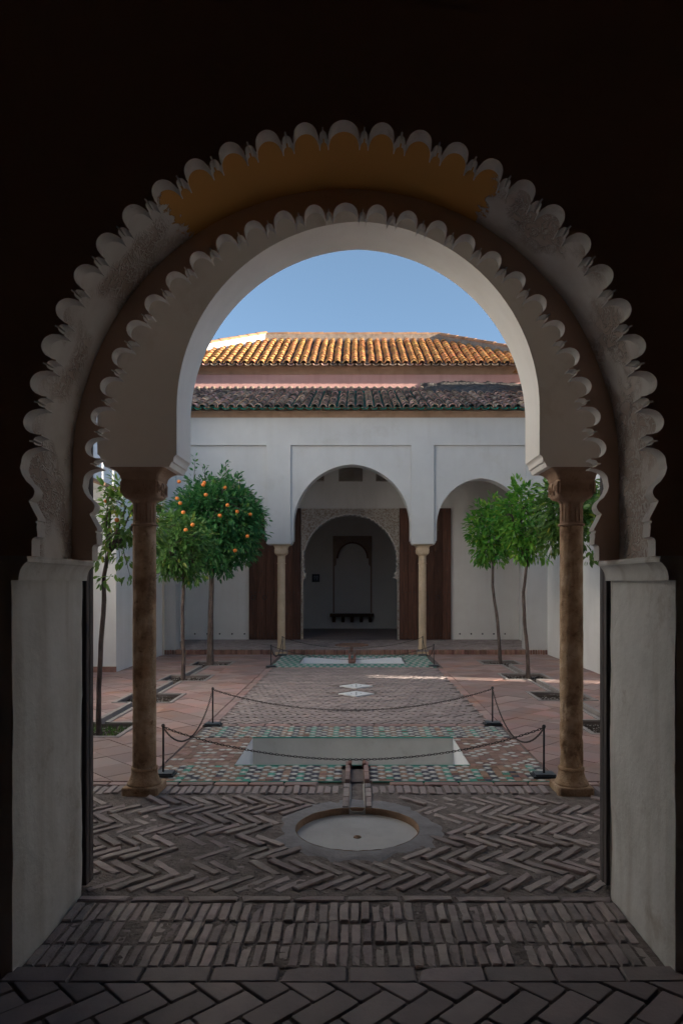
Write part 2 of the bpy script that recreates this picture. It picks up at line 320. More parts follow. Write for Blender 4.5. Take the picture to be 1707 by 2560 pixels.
# ================================================================== ENTRANCE HALL (door wall)
hall = empty('entrance_hall', (CX, 3.2, 0), 'dark entrance hall with a tall scalloped horseshoe doorway and white jambs', 'building')
def foot_profile(dr):
    return [(o + dr, z) for o, z in [(1.330, 2.075), (1.322, 2.048), (1.304, 2.02), (1.284, 2.003), (1.274, 1.990), (1.270, 1.977), (1.272, 1.965), (1.279, 1.952), (1.295, 1.939),
            (1.287, 1.922), (1.279, 1.906), (1.268, 1.886), (1.258, 1.867), (1.258, 1.858), (1.266, 1.856), (1.266, 1.848), (1.260, 1.846), (1.262, 1.829), (1.259, 1.806), (1.259, 1.791),
            (1.270, 1.789), (1.278, 1.784), (1.282, 1.774), (1.282, 1.712)]]
PITCH = R(7.3)
def lobed_half(r_crown, lobe_h=0.066):
    """right half of the scalloped edge from the crown down to the impost: list of (offset, z)"""
    pts = []; zc = 2.213
    def grow(th): return 0.036 * max(0.0, (math.degrees(th) - 70) / 25.0) ** 1.2
    def P(th, rr): return (rr * sin(th), zc + rr * cos(th))
    for i in range(0, 14):
        th0 = i * PITCH; hw = R(2.95) if i == 0 else R(2.42)
        us = [k / 7 for k in range(0, 8)] if i == 0 else [k / 7 for k in range(-7, 8)]
        if i == 13: us = [k / 7 for k in range(-7, 1)]
        for u in us:
            th = th0 + u * hw
            pts.append(P(th, r_crown + grow(th) - lobe_h + lobe_h * sqrt(max(0, 1 - u * u * 0.985))))
        if i < 13:
            nxt = (i + 1) * PITCH - R(2.42); a0 = th0 + hw; gap = nxt - a0; rc = r_crown + grow(th0) - lobe_h
            for t, dr in [(0.02, -0.010), (0.11, -0.010), (0.13, 0.002), (0.20, 0.014), (0.30, 0.021), (0.42, 0.023), (0.44, 0.040), (0.56, 0.040), (0.58, 0.023), (0.70, 0.021), (0.80, 0.014), (0.87, 0.002), (0.89, -0.010), (0.98, -0.010)]:
                pts.append(P(a0 + gap * t, rc + dr))
    return pts
def full_edge(r_crown, dr):
    h = lobed_half(r_crown) + foot_profile(dr)
    return [(CX - o, z) for o, z in reversed(h)] + [(CX + o, z) for o, z in h[1:]]
def scallop_plate(r_crown, dr, y0, y1, r_out, name, faces_mat, edge_mat):
    edge = full_edge(r_crown, dr)
    outer = [(CX + r_out, 1.712)] + [(CX + r_out * cos(a), 2.213 + r_out * sin(a)) for a in [pi * k / 48 for k in range(49)]] + [(CX - r_out, 1.712)]
    g = G(); loop = edge + outer; n = len(loop); k = len(edge)
    v = [(a, y0, b) for a, b in loop] + [(a, y1, b) for a, b in loop]; fr = []
    for t in tessellate_polygon([[Vector((a, b, 0)) for a, b in loop]]): fr.append(tuple(t)); fr.append(tuple(i + n for i in t))
    g.m = 0; g.add(v, fr); b0 = 0
    g.m = 1; g.v += []; side = [(i, i + 1, i + 1 + n, i + n) for i in range(k - 1)]
    g.f += side; g.mi += [1] * len(side)
    g.m = 0; s2 = [(i, (i + 1) % n, (i + 1) % n + n, i + n) for i in range(k - 1, n)]; g.f += s2; g.mi += [0] * len(s2)
    return smooth_by_angle(g.build(name, [faces_mat, edge_mat], hall), 28)
# inner wall face (very dark room side) with the opening for the lobed arch
def arch_hole(r, zc, zbot): return [(CX + r * cos(a), zc + r * sin(a)) for a in [pi * k / 64 for k in range(65)]] + [(CX - r, zbot), (CX + r, zbot)]
HX0, HX1, HZ = -4.4, 4.3, 5.3
RV = 1.318                                 # radius of the ring vault between the plates
open_w = [(HX0, 0), (JL, 0), (JL, 1.712)] + [(CX - 1.40, 1.712)] + [(CX + 1.40 * cos(a), 2.213 + 1.40 * sin(a)) for a in [pi - pi * k / 64 for k in range(65)]] + [(CX + 1.40, 1.712), (JR, 1.712), (JR, 0), (HX1, 0), (HX1, 5.7), (HX0, 5.7)]
# door wall: side masses below the impost, spandrel above
gw = G()
gw.m = 0
sp = [(HX0, 1.712), (CX - 1.36, 1.712)] + [(CX + 1.36 * cos(a), 2.213 + 1.36 * sin(a)) for a in [pi - pi * k / 64 for k in range(65)]] + [(CX + 1.36, 1.712), (HX1, 1.712), (HX1, 5.7), (HX0, 5.7)]
gw.prism([sp], Y1 + 0.004, Y3 - 0.003)
gw.box(HX0, JL - 0.012, Y1 + 0.004, Y3 - 0.003, -0.05, 1.712); gw.box(JR + 0.012, HX1, Y1 + 0.004, Y3 - 0.003, -0.05, 1.712)
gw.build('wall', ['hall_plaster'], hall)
gw = G().prism([sp], Y3 - 0.002, Y3); gw.box(HX0, JL - 0.012, Y3 - 0.002, Y3, -0.05, 1.712); gw.box(JR + 0.012, HX1, Y3 - 0.002, Y3, -0.05, 1.712)
gw.build('outer_plaster', 'plaster_warm', hall)
# front skin of the spandrel closing up to the scallops: two lobed plates
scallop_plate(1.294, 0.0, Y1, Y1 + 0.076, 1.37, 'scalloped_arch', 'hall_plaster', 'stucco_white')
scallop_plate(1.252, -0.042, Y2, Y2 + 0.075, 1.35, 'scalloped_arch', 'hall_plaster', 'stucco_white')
# ring vault between the plates and behind the rear plate
def vault(y0, y1, r, mat, ny=10):
    prof = [(CX - 1.338, 1.712), (CX - 1.338, 1.95), (CX - 1.336, 2.1)] + [(CX + (r + 0.018 * max(0, 1 - sin(a) * 3)) * cos(a), 2.213 + r * sin(a)) for a in [pi - pi * k / 72 for k in range(73)]] + [(CX + 1.336, 2.1), (CX + 1.338, 1.95), (CX + 1.338, 1.712)]
    g = G(); k = len(prof); v = []; f = []
    for i in range(ny + 1):
        y = y0 + (y1 - y0) * i / ny
        for a, b in prof:
            d = 0.004 * mnoise.noise(Vector((a * 4, y * 5, b * 4)))
            v.append((a + d, y, b + d))
    for i in range(ny):
        for j in range(k - 1): f.append((i * k + j, i * k + j + 1, (i + 1) * k + j + 1, (i + 1) * k + j))
    g.add(v, f); return smooth_by_angle(g.build('vault', mat, hall, fix=False), 60)
vault(Y1 + 0.07, Y2 + 0.005, RV, 'vault_plaster'); vault(Y2 + 0.07, Y3 - 0.01, RV, 'stucco_white', 3)
# jambs (slightly uneven plaster) and imposts
def jamb(x, sgn):
    ny, nz = 14, 36; g = G(); v = []; f = []
    for i in range(ny + 1):
        for j in range(nz + 1):
            y = Y1 + (Y3 - Y1) * i / ny; z = -0.03 + 1.645 * j / nz
            e = 0.009 * mnoise.noise(Vector((3, y * 3, z * 2.2 + sgn * 9))) + 0.003 * mnoise.noise(Vector((y * 11, 5, z * 9 + sgn)))
            if i == 0 or i == ny: e -= 0.006 + 0.004 * mnoise.noise(Vector((0, i, z * 14)))
            v.append((x - sgn * e, y, z))
    for i in range(ny):
        for j in range(nz): f.append((i * (nz + 1) + j, i * (nz + 1) + j + 1, (i + 1) * (nz + 1) + j + 1, (i + 1) * (nz + 1) + j))
    b = len(v)
    for y in (Y1, Y3):
        for z in (-0.03, 1.615): v.append((x + sgn * 0.2, y, z))
    f += [(0, nz, b + 1, b), (ny * (nz + 1), ny * (nz + 1) + nz, b + 3, b + 2), (nz, ny * (nz + 1) + nz, b + 3, b + 1)]
    g.add(v, f); o = g.build('jamb', 'plaster_jamb', hall); smooth_by_angle(o, 50)
jamb(JL, -1); jamb(JR, 1)
for sgn, jx in ((-1, JL), (1, JR)):
    def X(d): return jx - sgn * d               # d: projection into the opening
    prof = [(X(-0.15), 1.612), (X(0.020), 1.612), (X(0.021), 1.63), (X(0.026), 1.652), (X(0.034), 1.668), (X(0.045), 1.681), (X(0.054), 1.688), (X(0.0565), 1.689), (X(0.0565), 1.700), (X(0.0545), 1.702), (X(0.0545), 1.7135), (X(-0.15), 1.7135)]
    smooth_by_angle(G().prism([prof], Y1 - 0.002, Y3).build('impost', 'plaster_jamb', hall), 30)
# hall shell
hs_ = 'hall_plaster'
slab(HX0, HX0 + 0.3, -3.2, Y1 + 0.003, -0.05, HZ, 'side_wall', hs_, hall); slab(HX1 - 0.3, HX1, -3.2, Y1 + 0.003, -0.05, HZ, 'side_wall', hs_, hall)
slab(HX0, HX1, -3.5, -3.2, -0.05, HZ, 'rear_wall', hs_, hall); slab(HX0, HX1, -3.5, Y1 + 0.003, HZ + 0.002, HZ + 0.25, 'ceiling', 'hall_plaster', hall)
g = G(); zr = 5.7
g.add([(HX0 - 0.3, -3.7, zr), (HX1 + 0.3, -3.7, zr), (HX1 + 0.3, 3.75, zr), (HX0 - 0.3, 3.75, zr), (HX0 - 0.3, 0.0, zr + 0.9), (HX1 + 0.3, 0.0, zr + 0.9)],
      [(0, 1, 2, 3), (0, 1, 5, 4), (2, 3, 4, 5), (0, 3, 4), (1, 2, 5)]); g.build('roof', 'roof_gold', hall)
for k, xx in enumerate((HX0 + 0.15, HX1 - 0.15)):
    slab(HX0 if k == 0 else HX1 - 0.3, HX0 + 0.3 if k == 0 else HX1, -3.5, Y1, HZ + 0.25, 5.7, 'side_wall', 'plaster', hall)
slab(HX0 + 0.3, HX1 - 0.3, -3.5, -3.2, HZ + 0.25, 5.7, 'rear_wall', 'plaster', hall)
# door leaves folded flat against the outer wall
for sgn, jx in ((-1, JL), (1, JR)):
    a, b_ = jx, jx + sgn * 1.30
    d = slab(min(a, b_) , max(a, b_), 3.655, 3.755, 0.02, 3.55, 'door', 'wood_grey', hall, bevel=0.006)
    for k in range(6):
        px = jx + sgn * (0.11 + k * 0.216)
        slab(px - 0.1, px + 0.1, 3.757, 3.775, 0.05, 3.50, 'plank', 'wood_door', d)
    # the vertical batten whose edge shows beside the jamb
    slab(min(jx - sgn * 0.003, jx + sgn * 0.05), max(jx - sgn * 0.003, jx + sgn * 0.05), 3.70, 3.742, 0.02, 3.52, 'batten', 'wood_grey', d)

# ================================================================== FLOORS: threshold, near gallery
def brick_mesh(name, l, w, h, mat, seed, chip=0.5):
    """one worn brick, long side along x, top at z = 0"""
    r = random.Random(seed); nx = 4; top = []; g = G()
    def ring(dx, dy, z, jit):
        pts = []
        for i in range(nx + 1): pts.append((-l / 2 + dx + (l - 2 * dx) * i / nx, -w / 2 + dy + r.uniform(-jit, jit), z + r.uniform(-jit, jit) * 0.5))
        for i in range(nx, -1, -1): pts.append((-l / 2 + dx + (l - 2 * dx) * i / nx, w / 2 - dy + r.uniform(-jit, jit), z + r.uniform(-jit, jit) * 0.5))
        return pts
    j = w * 0.055 * chip
    r0 = ring(0, 0, -h, 0); r1 = ring(0.001, 0.001, -0.006, j); r2 = ring(0.006, 0.005, 0.0, j * 0.8)
    if r.random() < 0.35 * chip:                                    # a broken corner
        c = r.choice([0, nx, nx + 1, 2 * nx + 1])
        for rr in (r1, r2):
            x, y, z = rr[c]; rr[c] = (x * 0.86, y * 0.8, z - 0.006)
    g.rings([r0, r1, r2], cap=False); k = len(r2); b = 2 * k
    f = [(b + i, b + i + 1, b + k - 2 - i, b + k - 1 - i) for i in range(nx)]
    g.f += f; g.mi += [0] * len(f)
    me = mesh(name, g.v, g.f, mat); bm = bmesh.new(); bm.from_mesh(me); bmesh.ops.recalc_face_normals(bm, faces=bm.faces); bm.to_mesh(me); bm.free()
    return me
def variants(name, l, w, h, mat, n=8, chip=1.0): return [brick_mesh(name, l, w, h, mat, 31 * i + int(l * 1000), chip) for i in range(n)]
def lay(me, name, x, y, z, rz, parent, tilt=0.01, sx=1.0, sy=1.0):
    o = link(name, rng.choice(me), parent, (x, y, z), (rng.uniform(-tilt, tilt), rng.uniform(-tilt, tilt), rz)); o.scale = (sx, sy, 1); return o

hall_floor = tag(slab(HX0 + 0.3, HX1 - 0.3, -3.2, 2.765, -0.4, -0.014, 'hall_floor', 'mortar'), 'dark herringbone tile floor of the entrance hall', 'floor', kind='structure')
big = variants('tile', 0.245, 0.118, 0.04, 'floor_tile', 8, 0.5)
W = 0.1285
def herring(u, v):   # rotate the lattice by 45 degrees
    return ((u - v) * sqrt(0.5), (u + v) * sqrt(0.5))
cnt = 0
for a in range(-16, 17):
    for b_ in range(-4, 5):
        ou, ov = a + 2 * b_, a - 2 * b_
        for (cu, cv, ang) in ((ou + 1, ov + 0.5, 0), (ou + 0.5, ov + 2, pi / 2)):
            # lattice direction (1,1) runs along x after a turn of -45 degrees
            x = (cu + cv) * sqrt(0.5) * W + 0.02; y = (cv - cu) * sqrt(0.5) * W + 2.49
            if -1.75 < x < 1.65 and 2.28 < y < 2.92:
                hl, hw_ = 0.1215, 0.058; a_ = ang - pi / 4; jr = rng.uniform(-0.012, 0.012); ca, sa = cos(a_ + jr), sin(a_ + jr)
                pg = [(x + u * ca - w * sa, y + u * sa + w * ca) for u, w in ((-hl + 0.006, -hw_), (hl - 0.006, -hw_), (hl, -hw_ + 0.006), (hl, hw_ - 0.006), (hl - 0.006, hw_), (-hl + 0.006, hw_), (-hl, hw_ - 0.006), (-hl, -hw_ + 0.006))]
                pg = [p for p in pg]; n_ = len(pg); outp = []
                for q in range(n_):                      # cut straight at the border row
                    A_, B_ = pg[q], pg[(q + 1) % n_]; da, db = 2.806 - A_[1], 2.806 - B_[1]
                    if da >= 0: outp.append(A_)
                    if da * db < 0: t_ = da / (da - db); outp.append((A_[0] + (B_[0] - A_[0]) * t_, A_[1] + (B_[1] - A_[1]) * t_))
                if len(outp) > 2:
                    zt_ = rng.uniform(-0.003, 0.004); G().prism([outp], -0.04, zt_, axis='z').build('tile', 'floor_tile', hall_floor, bevel=0.004)
border = variants('tile', 0.272, 0.108, 0.04, 'floor_tile', 6, 0.5)

threshold = tag(slab(JL + 0.004, JR - 0.004, 2.765, 3.60, -0.4, -0.016, 'threshold_floor', 'mortar'), 'worn brick threshold between the white door jambs', 'floor', kind='structure')
x = -1.72
while x < 1.7:
    lay(border, 'tile', x + 0.137, 2.868, rng.uniform(-0.002, 0.003), 0, threshold if -1.3 < x < 1.1 else hall_floor, 0.006); x += 0.2815
thr = [variants('brick', 0.19, 0.040 + 0.004 * k, 0.06, 'brick', 6, 1.3) for k in range(2)]
for row, (ya, yb) in enumerate(((2.93, 3.11), (3.118, 3.313), (3.32, 3.515))):
    x = JL + 0.03
    while x < JR - 0.02:
        lay(thr[rng.random() < 0.5], 'brick', x, (ya + yb) / 2 + rng.uniform(-0.004, 0.004), rng.uniform(-0.010, 0.004), pi / 2 + rng.uniform(-0.03, 0.03), threshold, 0.03, (yb - ya) / 0.197)
        x += rng.uniform(0.049, 0.057)
edge_b = variants('brick', 0.26, 0.05, 0.06, 'brick', 5, 1.2)
x = JL
while x < JR:
    lay(edge_b, 'brick', x + 0.13, 3.555, rng.uniform(-0.004, 0.004), rng.uniform(-0.01, 0.01), threshold, 0.01); x += 0.272

# near gallery floor: herringbone bricks on edge round a sunken basin
BC, BR = (0.005, 4.60), 0.405
CHX0, CHX1 = -0.055 + 0.008, 0.075
circ = [(BC[0] + BR * cos(2 * pi * k / 64), BC[1] + BR * sin(2 * pi * k / 64)) for k in range(64)]
gal_floor = G().prism([[(-4.3, 3.60), (4.28, 3.60), (4.28, 5.655), (-4.3, 5.655)], circ], -0.30, -0.017, axis='z')
gal_floor = tag(gal_floor.build('gallery_floor', 'mortar'), 'worn herringbone brick floor of the near gallery with a sunken basin', 'floor', kind='structure')
def bed_grid(x0, x1, y0, y1, step, z0, amp, parent, skip=lambda x, y: False):
    nx_, ny_ = int((x1 - x0) / step), int((y1 - y0) / step); v = []; f = []
    for i in range(nx_ + 1):
        for j in range(ny_ + 1):
            x, y = x0 + (x1 - x0) * i / nx_, y0 + (y1 - y0) * j / ny_
            v.append((x, y, z0 + amp * (1.3 * mnoise.noise(Vector((x * 2.3, y * 2.3, 7))) + 0.8 * mnoise.noise(Vector((x * 9, y * 9, 3))) + 0.7 * mnoise.noise(Vector((x * 27, y * 27, 1))))))
    for i in range(nx_):
        for j in range(ny_):
            x, y = x0 + (i + 0.5) * step, y0 + (j + 0.5) * step
            if not skip(x, y): f.append((i * (ny_ + 1) + j, (i + 1) * (ny_ + 1) + j, (i + 1) * (ny_ + 1) + j + 1, i * (ny_ + 1) + j + 1))
    return G().add(v, f).build('mortar_bed', 'mortar', parent, smooth=True, fix=False, kind='stuff')
bed_grid(-2.6, 2.6, 3.60, 5.56, 0.022, -0.0125, 0.0065, gal_floor, lambda x, y: (x - BC[0]) ** 2 + (y - BC[1]) ** 2 < 0.45 ** 2 or (abs(x - 0.005) < 0.09 and y > 4.9))
bed_grid(JL + 0.006, JR - 0.006, 2.93, 3.60, 0.02, -0.0105, 0.0055, threshold)
hb = [variants('brick', 0.262, 0.046 + 0.004 * k, 0.07, 'brick', 7, 1.5) for k in range(2)]
rows = 8; y0, band = 3.655, 0.2025
cnt = 0
for r_ in range(rows):
    yc = y0 + band * (r_ + 0.5); up = r_ % 2 == 0
    x = -3.2 + rng.uniform(0, 0.05)
    while x < 3.2:
        cx_, cy_ = x, yc + rng.uniform(-0.006, 0.006)
        d = sqrt((cx_ - BC[0]) ** 2 + (cy_ - BC[1]) ** 2)
        vis = abs(cx_ - 0.0) < 0.42 * cy_ - 0.02
        in_cement = d < 0.55 + 0.03 * mnoise.noise(Vector((cx_ * 3, cy_ * 3, 0))) or (abs(cx_ - 0.02) < 0.42 and cy_ > 4.75 and d < 0.66)
        if vis and not in_cement and cy_ < 5.2 and not (abs(abs(cx_) - 1.655) < 0.15 and cy_ > 5.1):
            worn = -0.010 if mnoise.noise(Vector((cx_ * 1.7, cy_ * 1.7, 4))) > 0.25 else 0.0
            lay(hb[rng.random() < 0.5], 'brick', cx_, cy_, rng.uniform(-0.006, 0.006) + worn, (pi / 4 if up else -pi / 4) + rng.uniform(-0.05, 0.05), gal_floor, 0.03, 1.0 * rng.uniform(0.94, 1.03)); cnt += 1
        x += rng.uniform(0.104, 0.118)
    # fill of short bricks at the threshold side is covered by mortar
sold = variants('brick', 0.20, 0.05, 0.06, 'brick_patio', 7, 1.2)
x = -2.6
while x < 2.6:
    if abs(abs(x) - 1.655) > 0.17 and not (-0.10 < x < 0.125):
        lay(sold, 'brick', x, 5.44, rng.uniform(-0.006, 0.003), pi / 2 - 0.0 + rng.uniform(-0.03, 0.03), gal_floor, 0.02)
    x += rng.uniform(0.058, 0.066)
terr = variants('tile', 0.27, 0.085, 0.03, 'terracotta', 4, 0.6)
x = -2.4
while x < 2.4:
    if not (-0.22 < x < 0.22): lay(terr, 'tile', x, 5.6, 0.0, 0, gal_floor, 0.004)
    x += 0.28
# cement collar smoothing the floor round the basin
g = G(); v = []; f = []; N = 72
for i in range(N):
    a = 2 * pi * i / N; rr = 0.57 + 0.13 * mnoise.noise(Vector((cos(a) * 3.2, sin(a) * 3.2, 2)))
    if sin(a) > 0.75: rr = min(rr + 0.10, 0.70)
    for q, t in enumerate((0, 0.15, 0.4, 0.7, 1.0)):
        r1 = BR + 0.001 + (rr - BR) * t
        z = -0.003 - 0.010 * t ** 2 + 0.008 * mnoise.noise(Vector((cos(a) * r1 * 9, sin(a) * r1 * 9, 1)))
        if t == 1: z = -0.026
        v.append((BC[0] + r1 * cos(a), BC[1] + r1 * sin(a), z))
for i in range(N):
    for q in range(4): f.append((i * 5 + q, i * 5 + q + 1, ((i + 1) % N) * 5 + q + 1, ((i + 1) % N) * 5 + q))
collar = g.add(v, f).build('cement_collar', 'cement', gal_floor, smooth=True)

basin = empty('basin', (BC[0], BC[1], -0.1), 'shallow round pale marble basin sunk in the herringbone brick floor', 'basin')
g = G(); rr = [(0.0, -0.068), (0.03, -0.066), (0.10, -0.062), (0.25, -0.058), (0.36, -0.052), (0.398, -0.047)]
rings = [[(BC[0] + max(r, 0.018) * cos(2 * pi * k / 64), BC[1] + max(r, 0.018) * sin(2 * pi * k / 64), z) for k in range(64)] for r, z in rr]
g.rings(rings, cap=False); g.build('dish', 'marble', basin, smooth=True)
g = G(); g.rings([[(BC[0] + r * cos(2 * pi * k / 64), BC[1] + r * sin(2 * pi * k / 64), z + 0.004 * mnoise.noise(Vector((k * 0.7, z * 9, 0)))) for k in range(64)] for r, z in ((0.405, -0.002), (0.399, -0.006), (0.397, -0.05), (0.396, -0.2))], cap=False)
g.build('rim', 'stone_dark', basin, smooth=True)
g = G(); g.rings([[(BC[0] + r * cos(2 * pi * k / 20), BC[1] - 0.01 + r * sin(2 * pi * k / 20), z) for k in range(20)] for r, z in ((0.026, -0.066), (0.024, -0.060), (0.015, -0.060), (0.013, -0.075))], cap=True)
g.build('drain', 'stone_dark', basin, smooth=True)

channel = empty('water_channel', (0.014, 5.4, -0.1), 'narrow stone water channel running from the round basin to the tiled pool', 'channel')
g = G(); x0, x1 = -0.052, 0.062
prof = [(x0 - 0.0, 0.012), (x0 + 0.006, -0.012), (x0 + 0.02, -0.026), (x1 - 0.02, -0.026), (x1 - 0.006, -0.012), (x1, 0.012), (x1, -0.06), (x0, -0.06)]
G().prism([prof], 4.985, 5.62).build('gutter', 'marble', channel)
prof2 = [(a, b - 0.004) for a, b in prof]
G().prism([prof2], 5.622, 6.16).build('gutter', 'tile_worn', channel)
for sx in (-1, 1):
    xa = x0 - 0.042 if sx < 0 else x1; xb = x0 if sx < 0 else x1 + 0.042
    for k in range(5):
        slab(xa + 0.001, xb - 0.001, 5.60 + 0.114 * k, 5.71 + 0.114 * k, -0.08, 0.034 - 0.002 * (k % 2), 'brick', 'terracotta', channel, bevel=0.007)
    xa = x0 - 0.02 if sx < 0 else x1 - 0.012; xb = x0 + 0.012 if sx < 0 else x1 + 0.02
    slab(xa, xb, 6.05, 6.163, -0.028, 0.045, 'spout_cheek', 'brick_red', channel, bevel=0.006)
    xa = x0 - 0.05 if sx < 0 else x1 + 0.001; xb = x0 - 0.001 if sx < 0 else x1 + 0.05
    for k in range(5): slab(xa, xb, 5.01 + 0.117 * k, 5.12 + 0.117 * k, -0.08, 0.006 - 0.003 * (k % 2), 'brick', 'brick', channel, bevel=0.008)

# ================================================================== PATIO FLOOR, POOLS, TREE PITS
PL = dict(x0=-1.075, x1=1.0, y0=6.16, y1=7.27)          # near pool opening
PB = dict(x0=-1.69, x1=1.62, y0=5.655, y1=7.84)         # its tile border
QL = dict(x0=-1.137, x1=0.965, y0=13.97, y1=15.1)       # far pool
QB = dict(x0=-1.656, x1=1.54, y0=13.33, y1=15.64)
PITS = [(-3.22, -2.51, y, y + 0.70) for y in (7.31, 9.40, 11.46, 13.58)] + [(2.53, 3.24, y, y + 0.70) for y in (7.45, 9.57, 11.66, 13.78)]
GUT = [(-2.985, -2.875), (2.865, 2.975)]
holes = [(PL['x0'], PL['x1'], PL['y0'], PL['y1']), (QL['x0'], QL['x1'], QL['y0'], QL['y1'])] + PITS + [(a, b_, 5.66, 14.5) for a, b_ in GUT]
PX0, PX1, PY0, PY1 = -4.95, 4.30, 5.655, 15.70
def cells(x0, x1, y0, y1, hl):
    xs = sorted({x0, x1} | {v for h in hl for v in h[:2] if x0 < v < x1}); ys = sorted({y0, y1} | {v for h in hl for v in h[2:] if y0 < v < y1})
    out = []
    for xa, xb in zip(xs, xs[1:]):
        for ya, yb in zip(ys, ys[1:]):
            mx_, my_ = (xa + xb) / 2, (ya + yb) / 2
            if not any(h[0] < mx_ < h[1] and h[2] < my_ < h[3] for h in hl): out.append((xa, xb, ya, yb))
    return out
g = G()
for c in cells(PX0, PX1, PY0, PY1, holes): g.add([(c[0], c[2], -0.012), (c[1], c[2], -0.012), (c[1], c[3], -0.012), (c[0], c[3], -0.012)], [(0, 1, 2, 3)])
for h in PITS:   # short walls of the pits
    xa, xb, ya, yb = h; v = [(xa, ya), (xb, ya), (xb, yb), (xa, yb)]
    g.add([(a, b_, -0.012) for a, b_ in v] + [(a, b_, -0.12) for a, b_ in v], [(i, (i + 1) % 4, (i + 1) % 4 + 4, i + 4) for i in range(4)])
patio = tag(g.build('patio_floor', 'grout', fix=False), 'terracotta paved patio floor with tree pits and a brick centre', 'floor', kind='structure')

def clip(poly, rect):
    x0, x1, y0, y1 = rect
    for ax, lim, s in ((0, x0, 1), (0, x1, -1), (1, y0, 1), (1, y1, -1)):
        out = []; n = len(poly)
        for i in range(n):
            a, b_ = poly[i], poly[(i + 1) % n]; da = (a[ax] - lim) * s; db = (b_[ax] - lim) * s
            if da >= 0: out.append(a)
            if da * db < 0:
                t = da / (da - db); out.append((a[0] + (b_[0] - a[0]) * t, a[1] + (b_[1] - a[1]) * t))
        poly = out
        if len(poly) < 3: return []
    return poly
def area(p): return abs(sum(p[i][0] * p[(i + 1) % len(p)][1] - p[(i + 1) % len(p)][0] * p[i][1] for i in range(len(p)))) / 2
tile_regions = []
for xa, xb in ((PX0 + 0.03, PB['x0'] - 0.02), (PB['x1'] + 0.02, PX1 - 0.02)):
    tile_regions += cells(xa, xb, PY0 + 0.01, PY1 - 0.02, [(p[0] - 0.055, p[1] + 0.055, p[2] - 0.055, p[3] + 0.055) for p in PITS] + [(a - 0.05, b_ + 0.05, 5.6, 14.5) for a, b_ in GUT])
S = 0.33; D = S / sqrt(2); floor_tiles = []
for i in range(-40, 41):
    for j in range(0, 60):
        cx_ = i * D + (0.03); cy_ = 5.3 + j * D
        if (i + j) % 2: continue
        if abs(cx_) > 4.9 or cy_ > 16: continue
        q = D - 0.005
        dia = [(cx_ - q, cy_), (cx_, cy_ - q), (cx_ + q, cy_), (cx_, cy_ + q)]
        pcs = [p for p in (clip(dia, r_) for r_ in tile_regions) if p and area(p) > 1e-5]
        if pcs and sum(area(p) for p in pcs) > 0.002: floor_tiles.append((cx_, cy_, pcs))
floor_tiles.sort(key=lambda t: t[1] if abs(t[0]) < 0.52 * t[1] else t[1] + 50)
rest = G()
for k, (cx_, cy_, pcs) in enumerate(floor_tiles):
    g = G() if k < 296 else rest
    dz = rng.uniform(-0.0025, 0.0025)
    for p in pcs:
        g.prism([[(a, b_) for a, b_ in p]], -0.02, dz, axis='z')
    if k < 296: g.build('tile', 'terracotta', patio)
rest.build('far_tiles', 'terracotta', patio, kind='stuff')
# brick centre between the pools (small zigzag bricks, joined)
g = G(); r_ = 0; yy = 7.97
while yy < 13.2:
    x = -1.62
    while x < 1.56:
        a = pi / 4 if r_ % 2 == 0 else -pi / 4
        if -1.55 < x < 1.5 and not any(abs(x + 0.01) + abs(yy + 0.1 - q) < 0.40 for q in (10.14, 10.9)):
            l_, w_ = 0.255, 0.052; ca, sa = cos(a), sin(a); z = rng.uniform(-0.004, 0.002); c_ = []
            for (u, w) in ((-l_ / 2, -w_ / 2), (l_ / 2, -w_ / 2), (l_ / 2, w_ / 2), (-l_ / 2, w_ / 2)): c_.append((x + u * ca - w * sa, yy + 0.1 + u * sa + w * ca))
            g.prism([c_], -0.02, z, axis='z')
        x += 0.088
    yy += 0.19; r_ += 1
g.build('brick_paving', 'brick_patio', patio, kind='stuff')
long_b = variants('brick', 0.30, 0.11, 0.03, 'terracotta', 5, 0.5)
for sx in (-1.645, 1.58):
    yy = 8.05
    while yy < 13.2: lay(long_b, 'brick', sx, yy, 0.0, pi / 2, patio, 0.004); yy += 0.31
x = -1.5
while x < 1.5:
    lay(long_b, 'brick', x, 7.905, 0.0, 0, patio, 0.004); lay(long_b, 'brick', x, 13.27, 0.0, 0, patio, 0.004); x += 0.31
# white marble diamonds
for k, yc in enumerate((10.14, 10.90)):
    o = G().prism([[(-0.258, 0), (0, -0.245), (0.258, 0), (0, 0.245)]], -0.02, 0.004, axis='z')
    o.v = [(a - 0.005, b_ + yc, c) for a, b_, c in o.v]
    o = o.build('inlay_slab', 'marble_white', patio)
    for (dx, dy) in ((0, 0), (0, 0.07), (0, -0.07), (0.07, 0), (-0.07, 0), (0, 0.13), (0, -0.13)):
        gg = G(); gg.rings([[(-0.005 + dx + 0.012 * cos(2 * pi * q / 8), yc + dy + 0.012 * sin(2 * pi * q / 8), z) for q in range(8)] for z in (0.0, 0.0055)]); gg.build('drain_hole', 'iron', o)
